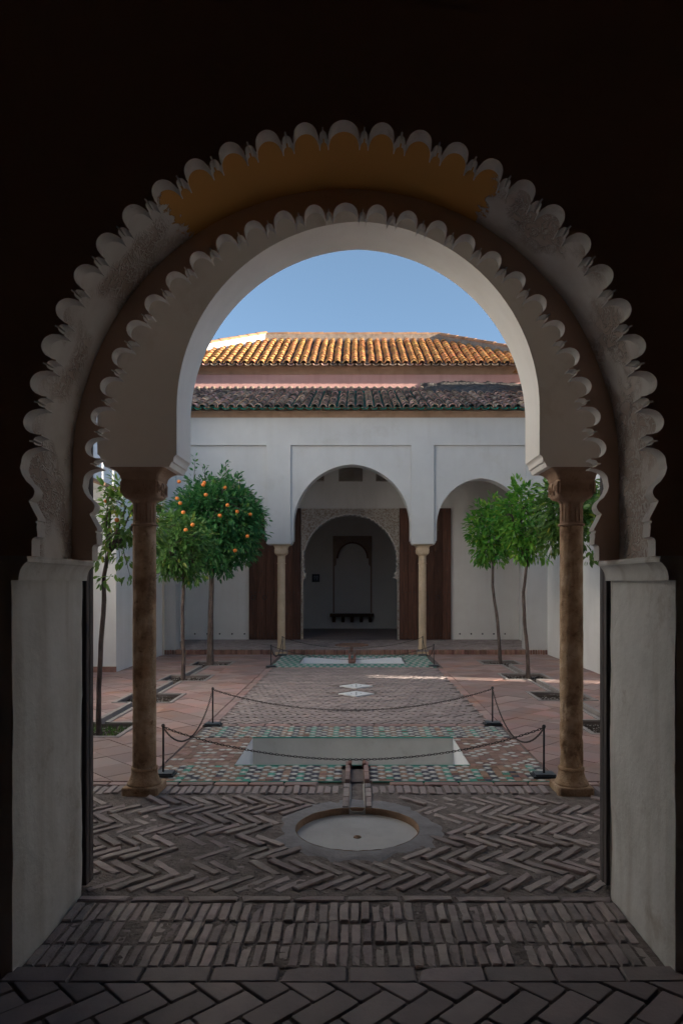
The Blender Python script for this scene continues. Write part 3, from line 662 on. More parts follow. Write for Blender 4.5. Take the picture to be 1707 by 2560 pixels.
# kerb strips of pits and gutters + soil
for h in PITS:
    xa, xb, ya, yb = h; gx = GUT[0] if xa < 0 else GUT[1]
    for a in ((xa - 0.05, xa, ya - 0.05, yb + 0.05), (xb, xb + 0.05, ya - 0.05, yb + 0.05), (xa, gx[0] - 0.05, ya - 0.05, ya), (gx[1] + 0.05, xb, ya - 0.05, ya), (xa, gx[0] - 0.05, yb, yb + 0.05), (gx[1] + 0.05, xb, yb, yb + 0.05)):
        slab(a[0] + 0.001, a[1] - 0.001, a[2] + 0.001, a[3] - 0.001, -0.10, 0.008, 'kerb', 'kerb_stone', patio)
    g = G(); n = 18; v = []; f = []
    for i in range(n + 1):
        for j in range(n + 1):
            x, y = xa + (xb - xa) * i / n, ya + (yb - ya) * j / n
            v.append((x, y, -0.050 + 0.022 * mnoise.noise(Vector((x * 7, y * 7, 0))) + 0.012 * mnoise.noise(Vector((x * 23, y * 23, 5)))))
    for i in range(n):
        for j in range(n): f.append((i * (n + 1) + j, (i + 1) * (n + 1) + j, (i + 1) * (n + 1) + j + 1, i * (n + 1) + j + 1))
    so = tag(g.add(v, f).build('soil', 'soil', patio, smooth=True), kind='stuff')
for gx in GUT:
    ends = sorted([5.66] + [p[2] for p in PITS if (p[0] < 0) == (gx[0] < 0)] + [p[3] for p in PITS if (p[0] < 0) == (gx[0] < 0)] + [14.5])
    for ya, yb in zip(ends[::2], ends[1::2]):
        if yb - ya < 0.25: continue
        slab(gx[0] - 0.05, gx[0], ya + 0.002, yb - 0.052 if yb < 14.4 else yb, -0.10, 0.012, 'kerb', 'kerb_stone', patio); slab(gx[1], gx[1] + 0.05, ya + 0.002, yb - 0.052 if yb < 14.4 else yb, -0.10, 0.012, 'kerb', 'kerb_stone', patio)
        slab(gx[0], gx[1], ya, yb, -0.11, -0.07, 'gutter_bed', 'mortar', patio)
# a few weeds at the near left pit
g = G()
for k in range(420):
    x = -3.15 + rng.random() * 0.6; y = 7.33 + rng.random() * 0.62
    if mnoise.noise(Vector((x * 4, y * 4, 8))) < 0.0 and y < 7.8: continue
    h_ = rng.uniform(0.02, 0.06); a = rng.uniform(0, 2 * pi); w = 0.006
    g.add([(x - w * cos(a), y - w * sin(a), -0.05), (x + w * cos(a), y + w * sin(a), -0.05), (x + 0.02 * sin(a), y + 0.02 * cos(a), -0.04 + h_)], [(0, 1, 2)])
tag(g.build('weeds', 'leaf_mid', fix=False), 'small green weeds growing in the soil of the nearest tree pit', 'weeds', kind='stuff')
g = G()
for h in PITS:
    for k in range(130):
        x = rng.uniform(h[0] + 0.02, h[1] - 0.02); y = rng.uniform(h[2] + 0.02, h[3] - 0.02); s = rng.uniform(0.006, 0.018); a = rng.uniform(0, 6.3)
        z = -0.045 + 0.022 * mnoise.noise(Vector((x * 7, y * 7, 0)))
        g.add([(x + s * cos(a), y + s * sin(a), z), (x + s * cos(a + 2), y + s * sin(a + 2), z + 0.008), (x + s * cos(a + 4), y + s * sin(a + 4), z), (x, y, z + s * 0.9)], [(0, 1, 3), (1, 2, 3), (2, 0, 3)])
tag(g.build('leaf_litter', 'kerb_stone', fix=False), 'pebbles and crumbs scattered over the dark soil of the tree pits', 'litter', kind='stuff')

# pools
def pool(o, loc, label, wallm, depth, name='pool'):
    p = empty('pool', loc, label, 'pool'); t = 0.12; zt = -0.006
    slab(o['x0'] - t, o['x0'], o['y0'] - t, o['y1'] + t, -depth, zt, 'side_wall', wallm[0], p)
    slab(o['x1'], o['x1'] + t, o['y0'] - t, o['y1'] + t, -depth, zt, 'side_wall', wallm[0], p)
    slab(o['x0'], o['x1'], o['y1'], o['y1'] + t, -depth, zt, 'end_wall', wallm[1], p)
    slab(o['x0'], o['x1'], o['y0'] - t, o['y0'], -depth, zt, 'end_wall', wallm[1], p)
    slab(o['x0'] - t, o['x1'] + t, o['y0'] - t, o['y1'] + t, -depth - 0.05, -depth, 'bottom', wallm[0], p)
    return p
near_pool = pool(PL, (-0.04, 6.7, -0.6), 'empty rectangular pool in a border of navy white and green mosaic tiles', ('pool_white', 'pool_plaster'), 0.55)
far_pool = pool(QL, (-0.09, 14.5, -0.5), 'white rectangular pool in a border of green and white striped tiles', ('pool_white', 'pool_white'), 0.4)
TW = 0.0615
tmesh = {}
for m_ in ('tile_white', 'tile_navy', 'tile_green', 'tile_tan', 'tile_worn'):
    if m_ == 'tile_white':
        q = TW * 0.62; c_ = TW * 0.33
        g = G().prism([[(-q, 0), (-c_, -c_ * 0.92), (0, -q * 0.80), (c_, -c_ * 0.92), (q, 0), (c_, c_ * 0.92), (0, q * 0.80), (-c_, c_ * 0.92)]], -0.012, 0.0012, axis='z')
    else:
        q = TW / 2 - 0.001; g = G().prism([[(-q, -q), (q, -q), (q, q), (-q, q)]], -0.012, -0.0005, axis='z')
    tmesh[m_] = mesh('tile', g.v, g.f, m_)
bed = [(PB['x0'], PB['x1'], PB['y0'], PL['y0']), (PB['x0'], PB['x1'], PL['y1'], PB['y1']), (PB['x0'], PL['x0'], PL['y0'], PL['y1']), (PL['x1'], PB['x1'], PL['y0'], PL['y1'])]
g = G(); [g.add([(a, c, -0.006), (b_, c, -0.006), (b_, d_, -0.006), (a, d_, -0.006)], [(0, 1, 2, 3)]) for a, b_, c, d_ in bed]
border_o = g.build('tile_border', 'grout', near_pool, fix=False)
mats5 = ['tile_white', 'tile_navy', 'tile_green', 'tile_tan', 'tile_worn']
stuffg = G(); ntile = 0
def put_tile(x, y, z, m_):
    global ntile
    if ntile < 298 and y < 6.2:
        o = link('tile', tmesh[m_], border_o, (x, y, z)); o.rotation_euler = (0, 0, rng.uniform(-0.05, 0.05)); ntile += 1
    else:
        stuffg.m = mats5.index(m_); me = tmesh[m_]
        stuffg.add([(v.co.x + x, v.co.y + y, v.co.z + z) for v in me.vertices], [tuple(p.vertices) for p in me.polygons])
SEQ = ['tile_green', 'tile_navy', 'tile_tan', 'tile_navy', 'tile_green', 'tile_navy', 'tile_navy', 'tile_tan']
for (a, b_, c, d_), side in zip(bed, (0, 1, 2, 2)):
    nx = int((b_ - a) / TW); ny = int((d_ - c) / TW); ox = (b_ - a - nx * TW) / 2; oy = (d_ - c - ny * TW) / 2
    for j in range(ny):
        for i in range(nx):
            x = a + ox + (i + 0.5) * TW; y = c + oy + (j + 0.5) * TW
            if side == 0 and -0.115 < x < 0.125: continue
            gi = int(round((x - PB['x0']) / TW))
            if side < 2:
                m_ = 'tile_white' if (gi + j) % 2 == 0 else SEQ[gi % 8]
                worn = mnoise.noise(Vector((x * 1.1, y * 2, 3)))
                if m_ != 'tile_white' and rng.random() < (0.55 if (x < -1.0 and side == 0) else 0.12): m_ = 'tile_tan'
                if x > 0.9 and side == 0 and rng.random() < 0.35: m_ = 'tile_tan'
                if j in (0, ny - 1) and side == 0 and m_ == 'tile_navy' and rng.random() < 0.3: m_ = 'tile_green'
                if rng.random() < 0.04: m_ = 'tile_worn'
            else:
                m_ = 'tile_white' if ((gi + j) % 2 == 0 and (gi + 2 * j) % 3 and rng.random() < 0.55) else 'tile_worn'
            put_tile(x, y, (-0.001 if side < 2 else -0.004) + rng.uniform(-0.0012, 0.0012), m_)
stuffg.build('small_tiles', mats5, border_o, fix=False, kind='stuff')
# thin green edging bricks of the border
for (a, b_, c, d_) in ((PL['x0'], PL['x1'], PL['y0'] - 0.012, PL['y0'] + 0.006), (PL['x0'], PL['x1'], PL['y1'] - 0.003, PL['y1'] + 0.012), (PB['x0'], -0.12, PB['y0'] - 0.014, PB['y0']), (0.13, PB['x1'], PB['y0'] - 0.014, PB['y0'])):
    slab(a, b_, c, d_, -0.010, 0.0022, 'edging', 'tile_green', border_o)
# white inlet pipe standing in the near pool
sp_ = empty('water_inlet', (-0.058, 6.9, -0.55), 'small white inlet pipe standing in the empty near pool', 'pipe')
G().tube([(-0.058, 6.75, -0.552), (-0.058, 6.75, -0.19)], 0.024, 14).build('pipe', 'pool_white', sp_, smooth=True)
G().tube([(-0.058, 6.75, -0.20), (-0.058, 6.75, -0.165)], 0.032, 14).build('cap', 'marble_white', sp_, smooth=True)
# far pool border: striped tiles joined
fb = [(QB['x0'], QB['x1'], QB['y0'], QL['y0']), (QB['x0'], QB['x1'], QL['y1'], QB['y1']), (QB['x0'], QL['x0'], QL['y0'], QL['y1']), (QL['x1'], QB['x1'], QL['y0'], QL['y1'])]
g = G(); [g.add([(a, c, -0.006), (b_, c, -0.006), (b_, d_, -0.006), (a, d_, -0.006)], [(0, 1, 2, 3)]) for a, b_, c, d_ in fb]
fb_o = g.build('tile_border', 'grout', far_pool, fix=False)
g = G(); T2 = 0.066
for (a, b_, c, d_) in fb:
    nx = int((b_ - a) / T2); ny = int((d_ - c) / T2); ox = (b_ - a - nx * T2) / 2; oy = (d_ - c - ny * T2) / 2
    for j in range(ny):
        for i in range(nx):
            x = a + ox + (i + 0.5) * T2; y = c + oy + (j + 0.5) * T2; gi = int(round((x - QB['x0'] + (y - QB['y0']) * 0.22) / T2))
            g.m = 1 if gi % 2 == 0 else 0; q = T2 / 2 - 0.0015
            g.prism([[(x - q, y - q), (x + q, y - q), (x + q, y + q), (x - q, y + q)]], -0.012, rng.uniform(-0.001, 0.001), axis='z')
g.build('striped_tiles', ['tile_white', 'tile_green'], fb_o, fix=False, kind='stuff')
# brick spout pier feeding the far pool
fs = empty('spout', (-0.10, 15.2, -0.3), 'small red brick spout dropping from the gallery step into the far pool', 'spout')
for k in range(4): slab(-0.17, -0.03, 15.00, 15.10, -0.38 + 0.072 * k, -0.312 + 0.072 * k, 'brick', 'brick_red', fs, bevel=0.008)
for sx in (-0.175, -0.065):
    slab(sx, sx + 0.05, 14.97, 15.70, -0.09, 0.03, 'cheek', 'brick_red', fs, bevel=0.008)
slab(-0.124, -0.066, 14.975, 15.70, -0.09, -0.02, 'gutter', 'tile_worn', fs)

# ================================================================== COLUMNS
def sq_ring(cx_, cy_, z, hw, n, seg=48, tw=0.0):
    out = []
    for k in range(seg):
        t = 2 * pi * k / seg + pi / seg; c, s = cos(t), sin(t)
        r = hw / ((abs(c) ** n + abs(s) ** n) ** (1.0 / n)); out.append((cx_ + r * c, cy_ + r * s, z))
    return out
def column(x, y, label, mat, cap_mat, seed, damage=False, lowcol=False):
    e = empty('column', (x, y, 0), label, 'column', 'arcade columns'); ztop = 2.468; r0 = 0.0885
    G().rings([sq_ring(x, y, z, h, 30) for z, h in ((-0.02, 0.137), (0.040, 0.137), (0.048, 0.131))]).build('plinth', mat, e)
    def jag(p, amt, f=9): return amt * mnoise.noise(Vector((p[0] * f + seed, p[1] * f, p[2] * f)))
    def wob(ring, amt, f=9):
        out = []
        for p in ring:
            d = Vector((p[0] - x, p[1] - y, 0)); L = d.length; d.normalize(); k = jag(p, amt, f); out.append((p[0] + d.x * k, p[1] + d.y * k, p[2]))
        return out
    base = [(0.046, 0.128), (0.056, 0.131), (0.066, 0.127), (0.078, 0.118), (0.10, 0.107), (0.13, 0.0985), (0.155, 0.0945), (0.158, 0.099), (0.170, 0.101), (0.180, 0.098), (0.184, 0.091)]
    smooth_by_angle(G().rings([wob(sq_ring(x, y, z, r, 2.0), 0.004) for z, r in base]).build('base', mat, e), 50)
    rings = []; nz = 150
    for i in range(nz + 1):
        z = 0.180 + (2.045 - 0.180) * i / nz; r = r0 * (1.0 - 0.02 * (z - 0.18) / 1.87); ring = []
        for p in sq_ring(x, y, z, r, 2.0, 56):
            d = Vector((p[0] - x, p[1] - y, 0)).normalized(); k = 0.0016 * mnoise.noise(Vector((p[0] * 30 + seed, p[1] * 30, z * 14)))
            if damage and z < 0.80:
                w = min(1.0, (0.80 - z) / 0.18) * (0.6 + 0.4 * max(0, -d.y))
                q = mnoise.fractal(Vector((p[0] * 16 + 3, p[1] * 16, z * 13)), 1.0, 2.0, 4)
                k += -0.030 * w * max(0, q + 0.10) + 0.006 * w * q
            if not damage: k += -0.006 * max(0, mnoise.noise(Vector((p[0] * 11, p[1] * 11, z * 4 + 7))) - 0.25)
            ring.append((p[0] + d.x * k, p[1] + d.y * k, z))
        rings.append(ring)
    smooth_by_angle(G().rings(rings).build('shaft', mat, e), 70)
    col_ = [(2.040, 0.088), (2.044, 0.0985), (2.050, 0.101), (2.057, 0.0985), (2.061, 0.088)]
    smooth_by_angle(G().rings([sq_ring(x, y, z, r, 2.0) for z, r in col_]).build('collar', cap_mat, e), 60)
    # capital: leafy neck, carved block, flaring abacus
    nk = []; seg = 96
    for i in range(17):
        z = 2.058 + 0.185 * i / 16; t = i / 16; ring = []
        rb = 0.0865 + (0.028 * max(0, (t - 0.80) / 0.20) ** 2)
        for k in range(seg):
            th = 2 * pi * k / seg; cc = cos(8 * th)
            groove = -0.010 * max(0, -cc - 0.62) / 0.38 * (1 if t < 0.86 else max(0, (1 - t) / 0.14)) * (0.3 if t < 0.08 else 1)
            g2 = -0.006 * (1 if abs(((8 * th / (2 * pi)) % 1) - 0.0) < 0.06 or ((8 * th / (2 * pi)) % 1) > 0.94 else 0) * (1 if 0.03 < t < 0.65 else 0)
            r = rb + groove + g2; ring.append((x + r * cos(th), y + r * sin(th), z))
        nk.append(ring)
    cp = G().rings(nk)
    prof = [(2.243, 0.110, 3.0), (2.246, 0.118, 3.5), (2.252, 0.127, 5), (2.264, 0.134, 8), (2.285, 0.139, 16), (2.375, 0.1415, 22), (2.381, 0.1385, 22), (2.386, 0.1385, 22), (2.392, 0.143, 22), (2.412, 0.147, 22), (2.430, 0.156, 24), (2.446, 0.170, 26), (2.458, 0.188, 28), (2.4665, 0.204, 30), (2.4685, 0.206, 30)]
    cp.rings([wob(sq_ring(x, y, z, h, n, 64), 0.003, 20) for z, h, n in prof])
    cap = smooth_by_angle(cp.build('capital', cap_mat, e), 35)
    # carved relief on the four faces of the block: pointed leaf arch between two scrolls
    for q in range(4):
        a = q * pi / 2; ca, sa = cos(a), sin(a); gg = G()
        def W3(u, d, z): return (x + u * ca + d * sa, y + u * sa - d * ca, z)
        def strip(pts, w=0.006):
            for (u0, z0), (u1, z1) in zip(pts, pts[1:]):
                du, dz = u1 - u0, z1 - z0; L = max(1e-6, sqrt(du * du + dz * dz)); nx_, nz_ = -dz / L * w / 2, du / L * w / 2
                c4 = [(u0 + nx_, z0 + nz_), (u1 + nx_, z1 + nz_), (u1 - nx_, z1 - nz_), (u0 - nx_, z0 - nz_)]
                gg.add([W3(u, 0.1385, z) for u, z in c4] + [W3(u, 0.1455, z) for u, z in c4], [(4, 5, 6, 7), (0, 1, 5, 4), (1, 2, 6, 5), (2, 3, 7, 6), (3, 0, 4, 7)])
        strip([(-0.034, 2.275), (-0.036, 2.31), (-0.042, 2.33), (-0.030, 2.348), (-0.012, 2.366), (0.0, 2.374), (0.012, 2.366), (0.030, 2.348), (0.042, 2.33), (0.036, 2.31), (0.034, 2.275)])
        for s in (-1, 1):
            strip([(s * (0.088 + 0.026 * cos(t) * (1 - t / 12)), 2.322 + 0.036 * sin(t) * (1 - t / 12)) for t in [k * 0.5 for k in range(16)]], 0.006)
            strip([(s * 0.128, 2.28), (s * 0.124, 2.32), (s * 0.130, 2.368)], 0.005)
        strip([(-0.015, 2.30), (0.0, 2.325), (0.015, 2.30), (0.0, 2.285), (-0.015, 2.30)], 0.005)
        gg.build('carving', cap_mat, cap)
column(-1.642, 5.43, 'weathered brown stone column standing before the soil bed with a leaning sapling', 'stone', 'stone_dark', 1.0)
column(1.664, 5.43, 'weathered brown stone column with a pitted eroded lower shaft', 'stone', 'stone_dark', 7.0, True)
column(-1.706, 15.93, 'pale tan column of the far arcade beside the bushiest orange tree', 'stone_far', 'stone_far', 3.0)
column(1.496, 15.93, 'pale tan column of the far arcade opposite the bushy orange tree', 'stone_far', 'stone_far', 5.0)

# ================================================================== ARCADE WALLS
FOOT = [(0.055, 0.0), (0.050, 0.010), (0.044, 0.022), (0.040, 0.034), (0.026, 0.040), (0.025, 0.060), (0.021, 0.072), (0.012, 0.084), (0.0, 0.092)]
def arch_curve(cx_, hw, zs, za, zw=2.9, seg=28):
    """left foot to right foot of a slightly pointed horseshoe arch, as (x, z)"""
    h = za - zw; e = (h * h - hw * hw) / (2 * hw); Rr = hw + e; a_top = math.acos(e / Rr) if e >= 0 else pi / 2
    half = [(hw + o, zs + dz) for o, dz in FOOT] + [(hw, zs + 0.25)]
    half += [(-e + Rr * cos(a_top * k / seg), zw + Rr * sin(a_top * k / seg)) for k in range(seg + 1)]
    left = [(cx_ - x, z) for x, z in half]; right = [(cx_ + x, z) for x, z in half]
    return left + right[::-1][1:]
def arcade_loop(x0, x1, arches, zs, zt):
    """wall outline: end piers down to the floor, arches in between standing on columns"""
    lp = [(x0, -0.02)]
    lp += [(arches[0][0] - arches[0][1] - 0.003, -0.02)]
    for i, (cx_, hw, za) in enumerate(arches):
        c = arch_curve(cx_, hw, zs, za)
        if i == 0: c = [(arches[0][0] - arches[0][1] - 0.003, zs + 0.25)] + c[len(FOOT) + 1:]
        if i == len(arches) - 1: c = c[:-(len(FOOT) + 1)] + [(cx_ + hw + 0.003, zs + 0.25)]
        lp += c
    cx_, hw, za = arches[-1]
    return lp + [(cx_ + hw + 0.003, -0.02), (x1, -0.02), (x1, zt), (x0, zt)]
ZS = 2.4695
# near arcade
arc = empty('near_arcade', (0, 5.44, 0), 'plastered horseshoe arcade carried by the two weathered brown columns', 'arcade')
loop = arcade_loop(-4.40, 4.38, [(-2.96, 1.03, 3.96), (0.012, 1.351, 4.297), (2.98, 1.02, 3.96)], ZS, 5.35)
g = G(); n = len(loop)
v = [(a, AY0, b) for a, b in loop] + [(a, AY1, b) for a, b in loop]; fr = []; bk = []
for t in tessellate_polygon([[Vector((a, b, 0)) for a, b in loop]]): fr.append(tuple(t)); bk.append(tuple(i + n for i in t))
g.m = 0; g.add(v, fr); g.f += bk; g.mi += [1] * len(bk)
sd = [(i, (i + 1) % n, (i + 1) % n + n, i + n) for i in range(n)]; g.f += sd; g.mi += [1] * len(sd)
smooth_by_angle(g.build('wall', ['arch_face', 'plaster_warm'], arc), 25)
slab(-4.5, 4.45, AY1 - 0.02, AY1 + 0.20, 5.30, 5.50, 'cornice', 'cornice', arc, bevel=0.03)
slab(-4.4, 4.38, Y3, AY1 + 0.01, 5.352, 5.42, 'ceiling', 'plaster_warm', arc)
slab(-4.45, -4.32, Y3, AY0, -0.02, 5.352, 'end_wall', 'plaster_warm', arc); slab(4.30, 4.42, Y3, AY0, -0.02, 5.352, 'end_wall', 'plaster_warm', arc)
g = G().add([(-4.5, 5.95, 5.45), (4.45, 5.95, 5.45), (4.45, 3.55, 6.0), (-4.5, 3.55, 6.0), (-4.5, 5.95, 5.40), (4.45, 5.95, 5.40), (4.45, 3.55, 5.42), (-4.5, 3.55, 5.42)], [(0, 1, 2, 3), (4, 5, 6, 7), (0, 1, 5, 4), (1, 2, 6, 5), (3, 0, 4, 7), (2, 3, 7, 6)])
g.build('roof', 'roof_grey', arc)

# far gallery building
far = empty('gallery_building', (-0.1, 18, 0), 'white gallery building with three horseshoe arches, pink upper wall and two tiled roofs', 'building')
FZ = 2.4695
floop = arcade_loop(-4.42, 4.32, [(-3.06, 1.0, 3.967), (-0.105, 1.318, 4.277), (2.805, 1.0, 3.967)], FZ, 5.33)
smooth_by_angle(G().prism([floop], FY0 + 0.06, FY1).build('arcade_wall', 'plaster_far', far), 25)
# alfiz: proud bands framing each arch
comb = [(-4.42, FZ + 0.0), (-4.42, 5.325), (4.32, 5.325), (4.32, -0.02), (3.812, -0.02), (3.812, 4.70), (1.737, 4.70), (1.737, FZ + 0.012), (1.228, FZ + 0.012), (1.228, 4.70), (-1.478, 4.70), (-1.478, FZ + 0.012), (-2.022, FZ + 0.012), (-2.022, 4.70), (-4.063, 4.70), (-4.063, -0.02), (-4.42, -0.02)]
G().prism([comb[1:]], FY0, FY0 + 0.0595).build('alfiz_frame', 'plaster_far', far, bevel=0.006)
slab(-4.43, -4.30, FY0 - 0.14, FY0, -0.02, 5.31, 'end_pilaster', 'plaster_cream', far, bevel=0.01)
def cornice(y, z0, z1, x0, x1, depth):
    prof = [(y, z0), (y - depth * 0.12, z0), (y - depth * 0.15, z0 + 0.02), (y - depth * 0.25, z0 + (z1 - z0) * 0.35), (y - depth * 0.55, z0 + (z1 - z0) * 0.7), (y - depth, z1 - 0.02), (y - depth, z1), (y, z1)]
    return smooth_by_angle(G().prism([prof], x0, x1, axis='x').build('cornice', 'cornice', far), 30)
cornice(FY0 + 0.02, 5.318, 5.50, -4.6, 4.5, 0.26)
slab(-4.5, 4.4, FY0 + 0.065, BY0, 5.332, 5.40, 'ceiling', 'plaster_warm', far)
# gallery floor with brick riser
gf = tag(slab(-4.6, 4.35, 15.80, BY0 + 0.5, -0.3, 0.098, 'far_gallery_floor', 'brick_patio'), 'raised brick floor of the far gallery', 'floor', kind='structure')
ris = variants('brick', 0.10, 0.047, 0.10, 'brick_red', 7, 1.0)
x = -4.28
while x < 4.26:
    if not (abs(x + 1.706) < 0.15 or abs(x - 1.496) < 0.15 or -0.2 < x < 0.0):
        lay(ris, 'brick', x, 15.75, 0.1 + rng.uniform(-0.006, 0.004), pi / 2, gf, 0.02)
    x += 0.0565
sl = variants('brick', 0.24, 0.06, 0.03, 'brick_patio', 6, 1.0)
g = G(); yy = 15.95; k = 0
while yy < 18.5:
    x = -4.2
    while x < 4.2:
        a = (pi / 4 if k % 2 == 0 else -pi / 4); ca, sa = cos(a), sin(a); l_, w_ = 0.25, 0.055
        if sqrt((x + 0.11) ** 2 + (yy - 16.85) ** 2) > 0.45 and abs(x) < 4.1:
            g.prism([[(x + u * ca - w * sa, yy + u * sa + w * ca) for u, w in ((-l_ / 2, -w_ / 2), (l_ / 2, -w_ / 2), (l_ / 2, w_ / 2), (-l_ / 2, w_ / 2))]], 0.08, 0.104 + rng.uniform(-0.003, 0.003), axis='z')
        x += 0.088
    yy += 0.19; k += 1
g.build('brick_paving', 'brick', gf, kind='stuff')
fbz = empty('basin', (-0.115, 16.85, 0.1), 'low red round basin on the raised floor of the far gallery', 'basin')
g = G(); g.rings([[(-0.115 + r * cos(2 * pi * k / 40), 16.85 + r * sin(2 * pi * k / 40), z) for k in range(40)] for r, z in ((0.40, 0.09), (0.40, 0.125), (0.37, 0.13), (0.33, 0.112), (0.02, 0.108))]); g.build('dish', 'brick_red', fbz, smooth=True)
slab(-0.15, -0.08, 15.71, 16.46, 0.06, 0.118, 'runnel', 'brick_red', fbz)
# back wall with doorway
OX0, OX1, OZ = -1.475, 1.135, 3.585
wl_ = [(-4.62, 0.05), (OX0, 0.05), (OX0, OZ), (OX1, OZ), (OX1, 0.05), (4.5, 0.05), (4.5, 6.2), (-4.62, 6.2)]
G().prism([wl_], BY0, BY1).build('rear_wall', 'plaster_warm', far)
slab(-4.70, -4.54, FY1 - 0.1, BY0, 0.0, 5.33, 'end_wall', 'plaster', far); slab(4.322, 4.5, FY1 - 0.1, BY0, 0.0, 5.33, 'end_wall', 'plaster', far)
slab(-6.2, 6.0, BY0 + 0.003, BY1 + 0.1, 6.205, 7.18, 'upper_wall', 'pink_plaster', far)
slab(-6.2, 6.0, BY1 + 0.1, 24.0, 6.9, 7.18, 'upper_slab', 'pink_plaster', far)
slab(-6.2, -4.75, BY0 + 0.003, 24.0, 0.0, 6.9, 'side_block', 'plaster', far); slab(4.55, 6.0, BY0 + 0.003, 24.0, 0.0, 6.9, 'side_block', 'plaster', far)
cornice(BY0 + 0.01, 7.165, 7.335, -6.3, 6.1, 0.30)
# carved stucco arch panel
def scal(cx_, zc, r, lob, n=37):
    pts = []; a0, a1 = R(-21), R(201)
    for i in range(n):
        am = a0 + (a1 - a0) * (i + 0.5) / n; ha = (a1 - a0) / n / 2
        for u in (-1, -0.7, -0.35, 0, 0.35, 0.7):
            a = am + u * ha; pts.append((cx_ + (r + lob * sqrt(max(0, 1 - u * u))) * cos(a), zc + (r + lob * sqrt(max(0, 1 - u * u))) * sin(a)))
    return pts
mx = (OX0 + OX1) / 2; cv = scal(mx, 2.18, 1.205, 0.045)
cv = [(min(max(a, OX0 + 0.035), OX1 - 0.035), b) for a, b in cv]
zb = min(cv[0][1], cv[-1][1])
panel = [(OX1, OZ - 0.0)] + [(OX1, 0.10), (OX1 - 0.05, 0.10), (OX1 - 0.05, zb - 0.05)] + cv + [(OX0 + 0.05, zb - 0.05), (OX0 + 0.05, 0.10), (OX0, 0.10), (OX0, OZ)]
G().prism([panel], BY0 - 0.02, BY0 + 0.12).build('stucco_arch', 'stucco_carved', far)
cv2 = [(a, b) for a, b in scal(mx, 2.18, 1.222, 0.04)]
g = G()
for (a0, b0), (a1, b1) in zip(cv2, cv2[1:]):
    if OX0 + 0.05 < a0 < OX1 - 0.05 and OX0 + 0.05 < a1 < OX1 - 0.05: g.tube([(a0, BY0 - 0.025, b0), (a1, BY0 - 0.025, b1)], 0.016, 5)
g.build('arch_moulding', 'stucco_white', far, smooth=True, kind='stuff')
slab(OX0 - 0.03, OX1 + 0.03, BY0 - 0.03, BY0 - 0.001, OZ + 0.002, OZ + 0.03, 'lintel_fillet', 'stucco_white', far)
# stucco grilles over the doorway; a dark backing paints in their shaded holes
for cx_ in (-1.175, -0.155, 0.83):
    gr = slab(cx_ - 0.31, cx_ + 0.31, BY0 - 0.012, BY0 - 0.002, 4.32, 4.69, 'grille', 'wood_beam', far); g = G()
    for i in range(9):
        for j in range(6):
            px_, pz = cx_ - 0.265 + 0.066 * i, 4.355 + 0.060 * j; r1 = 0.027
            g.tube([(px_ + r1 * cos(a), BY0 - 0.018, pz + r1 * sin(a)) for a in [k * pi / 3 + (i + j) for k in range(7)]], 0.0105, 4)
    for (a0, b0, a1, b1) in ((cx_ - 0.31, 4.32, cx_ + 0.31, 4.32), (cx_ - 0.31, 4.69, cx_ + 0.31, 4.69), (cx_ - 0.31, 4.32, cx_ - 0.31, 4.69), (cx_ + 0.31, 4.32, cx_ + 0.31, 4.69)): g.tube([(a0, BY0 - 0.014, b0), (a1, BY0 - 0.014, b1)], 0.012, 4)
    g.build('tracery', 'stucco_carved', gr)
# wooden door leaves folded back against the wall
for (xa, xb) in ((-2.85, OX0 - 0.005), (OX1 + 0.005, 2.505)):
    d = slab(xa, xb, BY0 - 0.085, BY0 - 0.004, 0.105, 3.59, 'door', 'wood_door', far); n = 6; w = (xb - xa) / n; st = G()
    for k in range(n):
        slab(xa + k * w + 0.008, xa + (k + 1) * w - 0.008, BY0 - 0.105, BY0 - 0.0865, 0.11, 3.585, 'plank', 'wood_door', d, bevel=0.005)
        for zz in (0.22, 0.27, 0.80, 1.36, 1.92, 2.45, 3.0, 3.5):
            for dx in ((0.25, 0.75) if zz in (0.22, 0.27, 1.36, 2.45) else (0.5,)):
                px_ = xa + (k + dx) * w
                st.rings([[(px_ + r * cos(q * pi / 3), BY0 - 0.105 - dd, zz + r * sin(q * pi / 3)) for q in range(6)] for r, dd in ((0.015, 0.0), (0.012, 0.010), (0.004, 0.014))])
    st.build('studs', 'iron', d, kind='stuff')
    for q in range(2):
        cx_ = (xb - 0.35 - q * 0.3) if xa > 0 else (xa + 0.12 + q * 0.3)
        G().tube([(cx_ + 0.05 * cos(t), BY0 - 0.125, 1.22 + 0.06 * sin(t)) for t in [k * pi / 6 for k in range(13)]], 0.009, 6).build('knocker', 'iron', d)
# small hooks along the foot of the gallery wall
for xs_ in ([-4.3 + 0.33 * k for k in range(5)], [2.75 + 0.30 * k for k in range(5)]):
    for x in xs_:
        g = G(); g.rings([[(x + r * cos(q * pi / 4), BY0 - dd, 0.25 + r * sin(q * pi / 4)) for q in range(8)] for r, dd in ((0.022, 0.0), (0.022, 0.02), (0.012, 0.035))]); g.build('wall_stud', 'iron', far)
# room behind the doorway
RB = 23.2
slab(-4.74, 4.54, RB, RB + 0.3, 0.0, 4.6, 'room_wall', 'room_plaster', far); slab(-4.75, 4.55, BY1 + 0.003, RB, 4.4, 4.6, 'room_ceiling', 'room_plaster', far)
slab(-4.75, -4.45, BY1 + 0.003, RB - 0.002, 0.0, 4.4, 'room_wall', 'room_plaster', far); slab(4.25, 4.55, BY1 + 0.003, RB - 0.002, 0.0, 4.4, 'room_wall', 'room_plaster', far)
tag(slab(-4.45, 4.25, BY0 + 0.502, RB, -0.2, 0.098, 'room_floor', 'brick_patio'), 'dim brick floor of the room beyond the far doorway', 'floor', kind='structure')
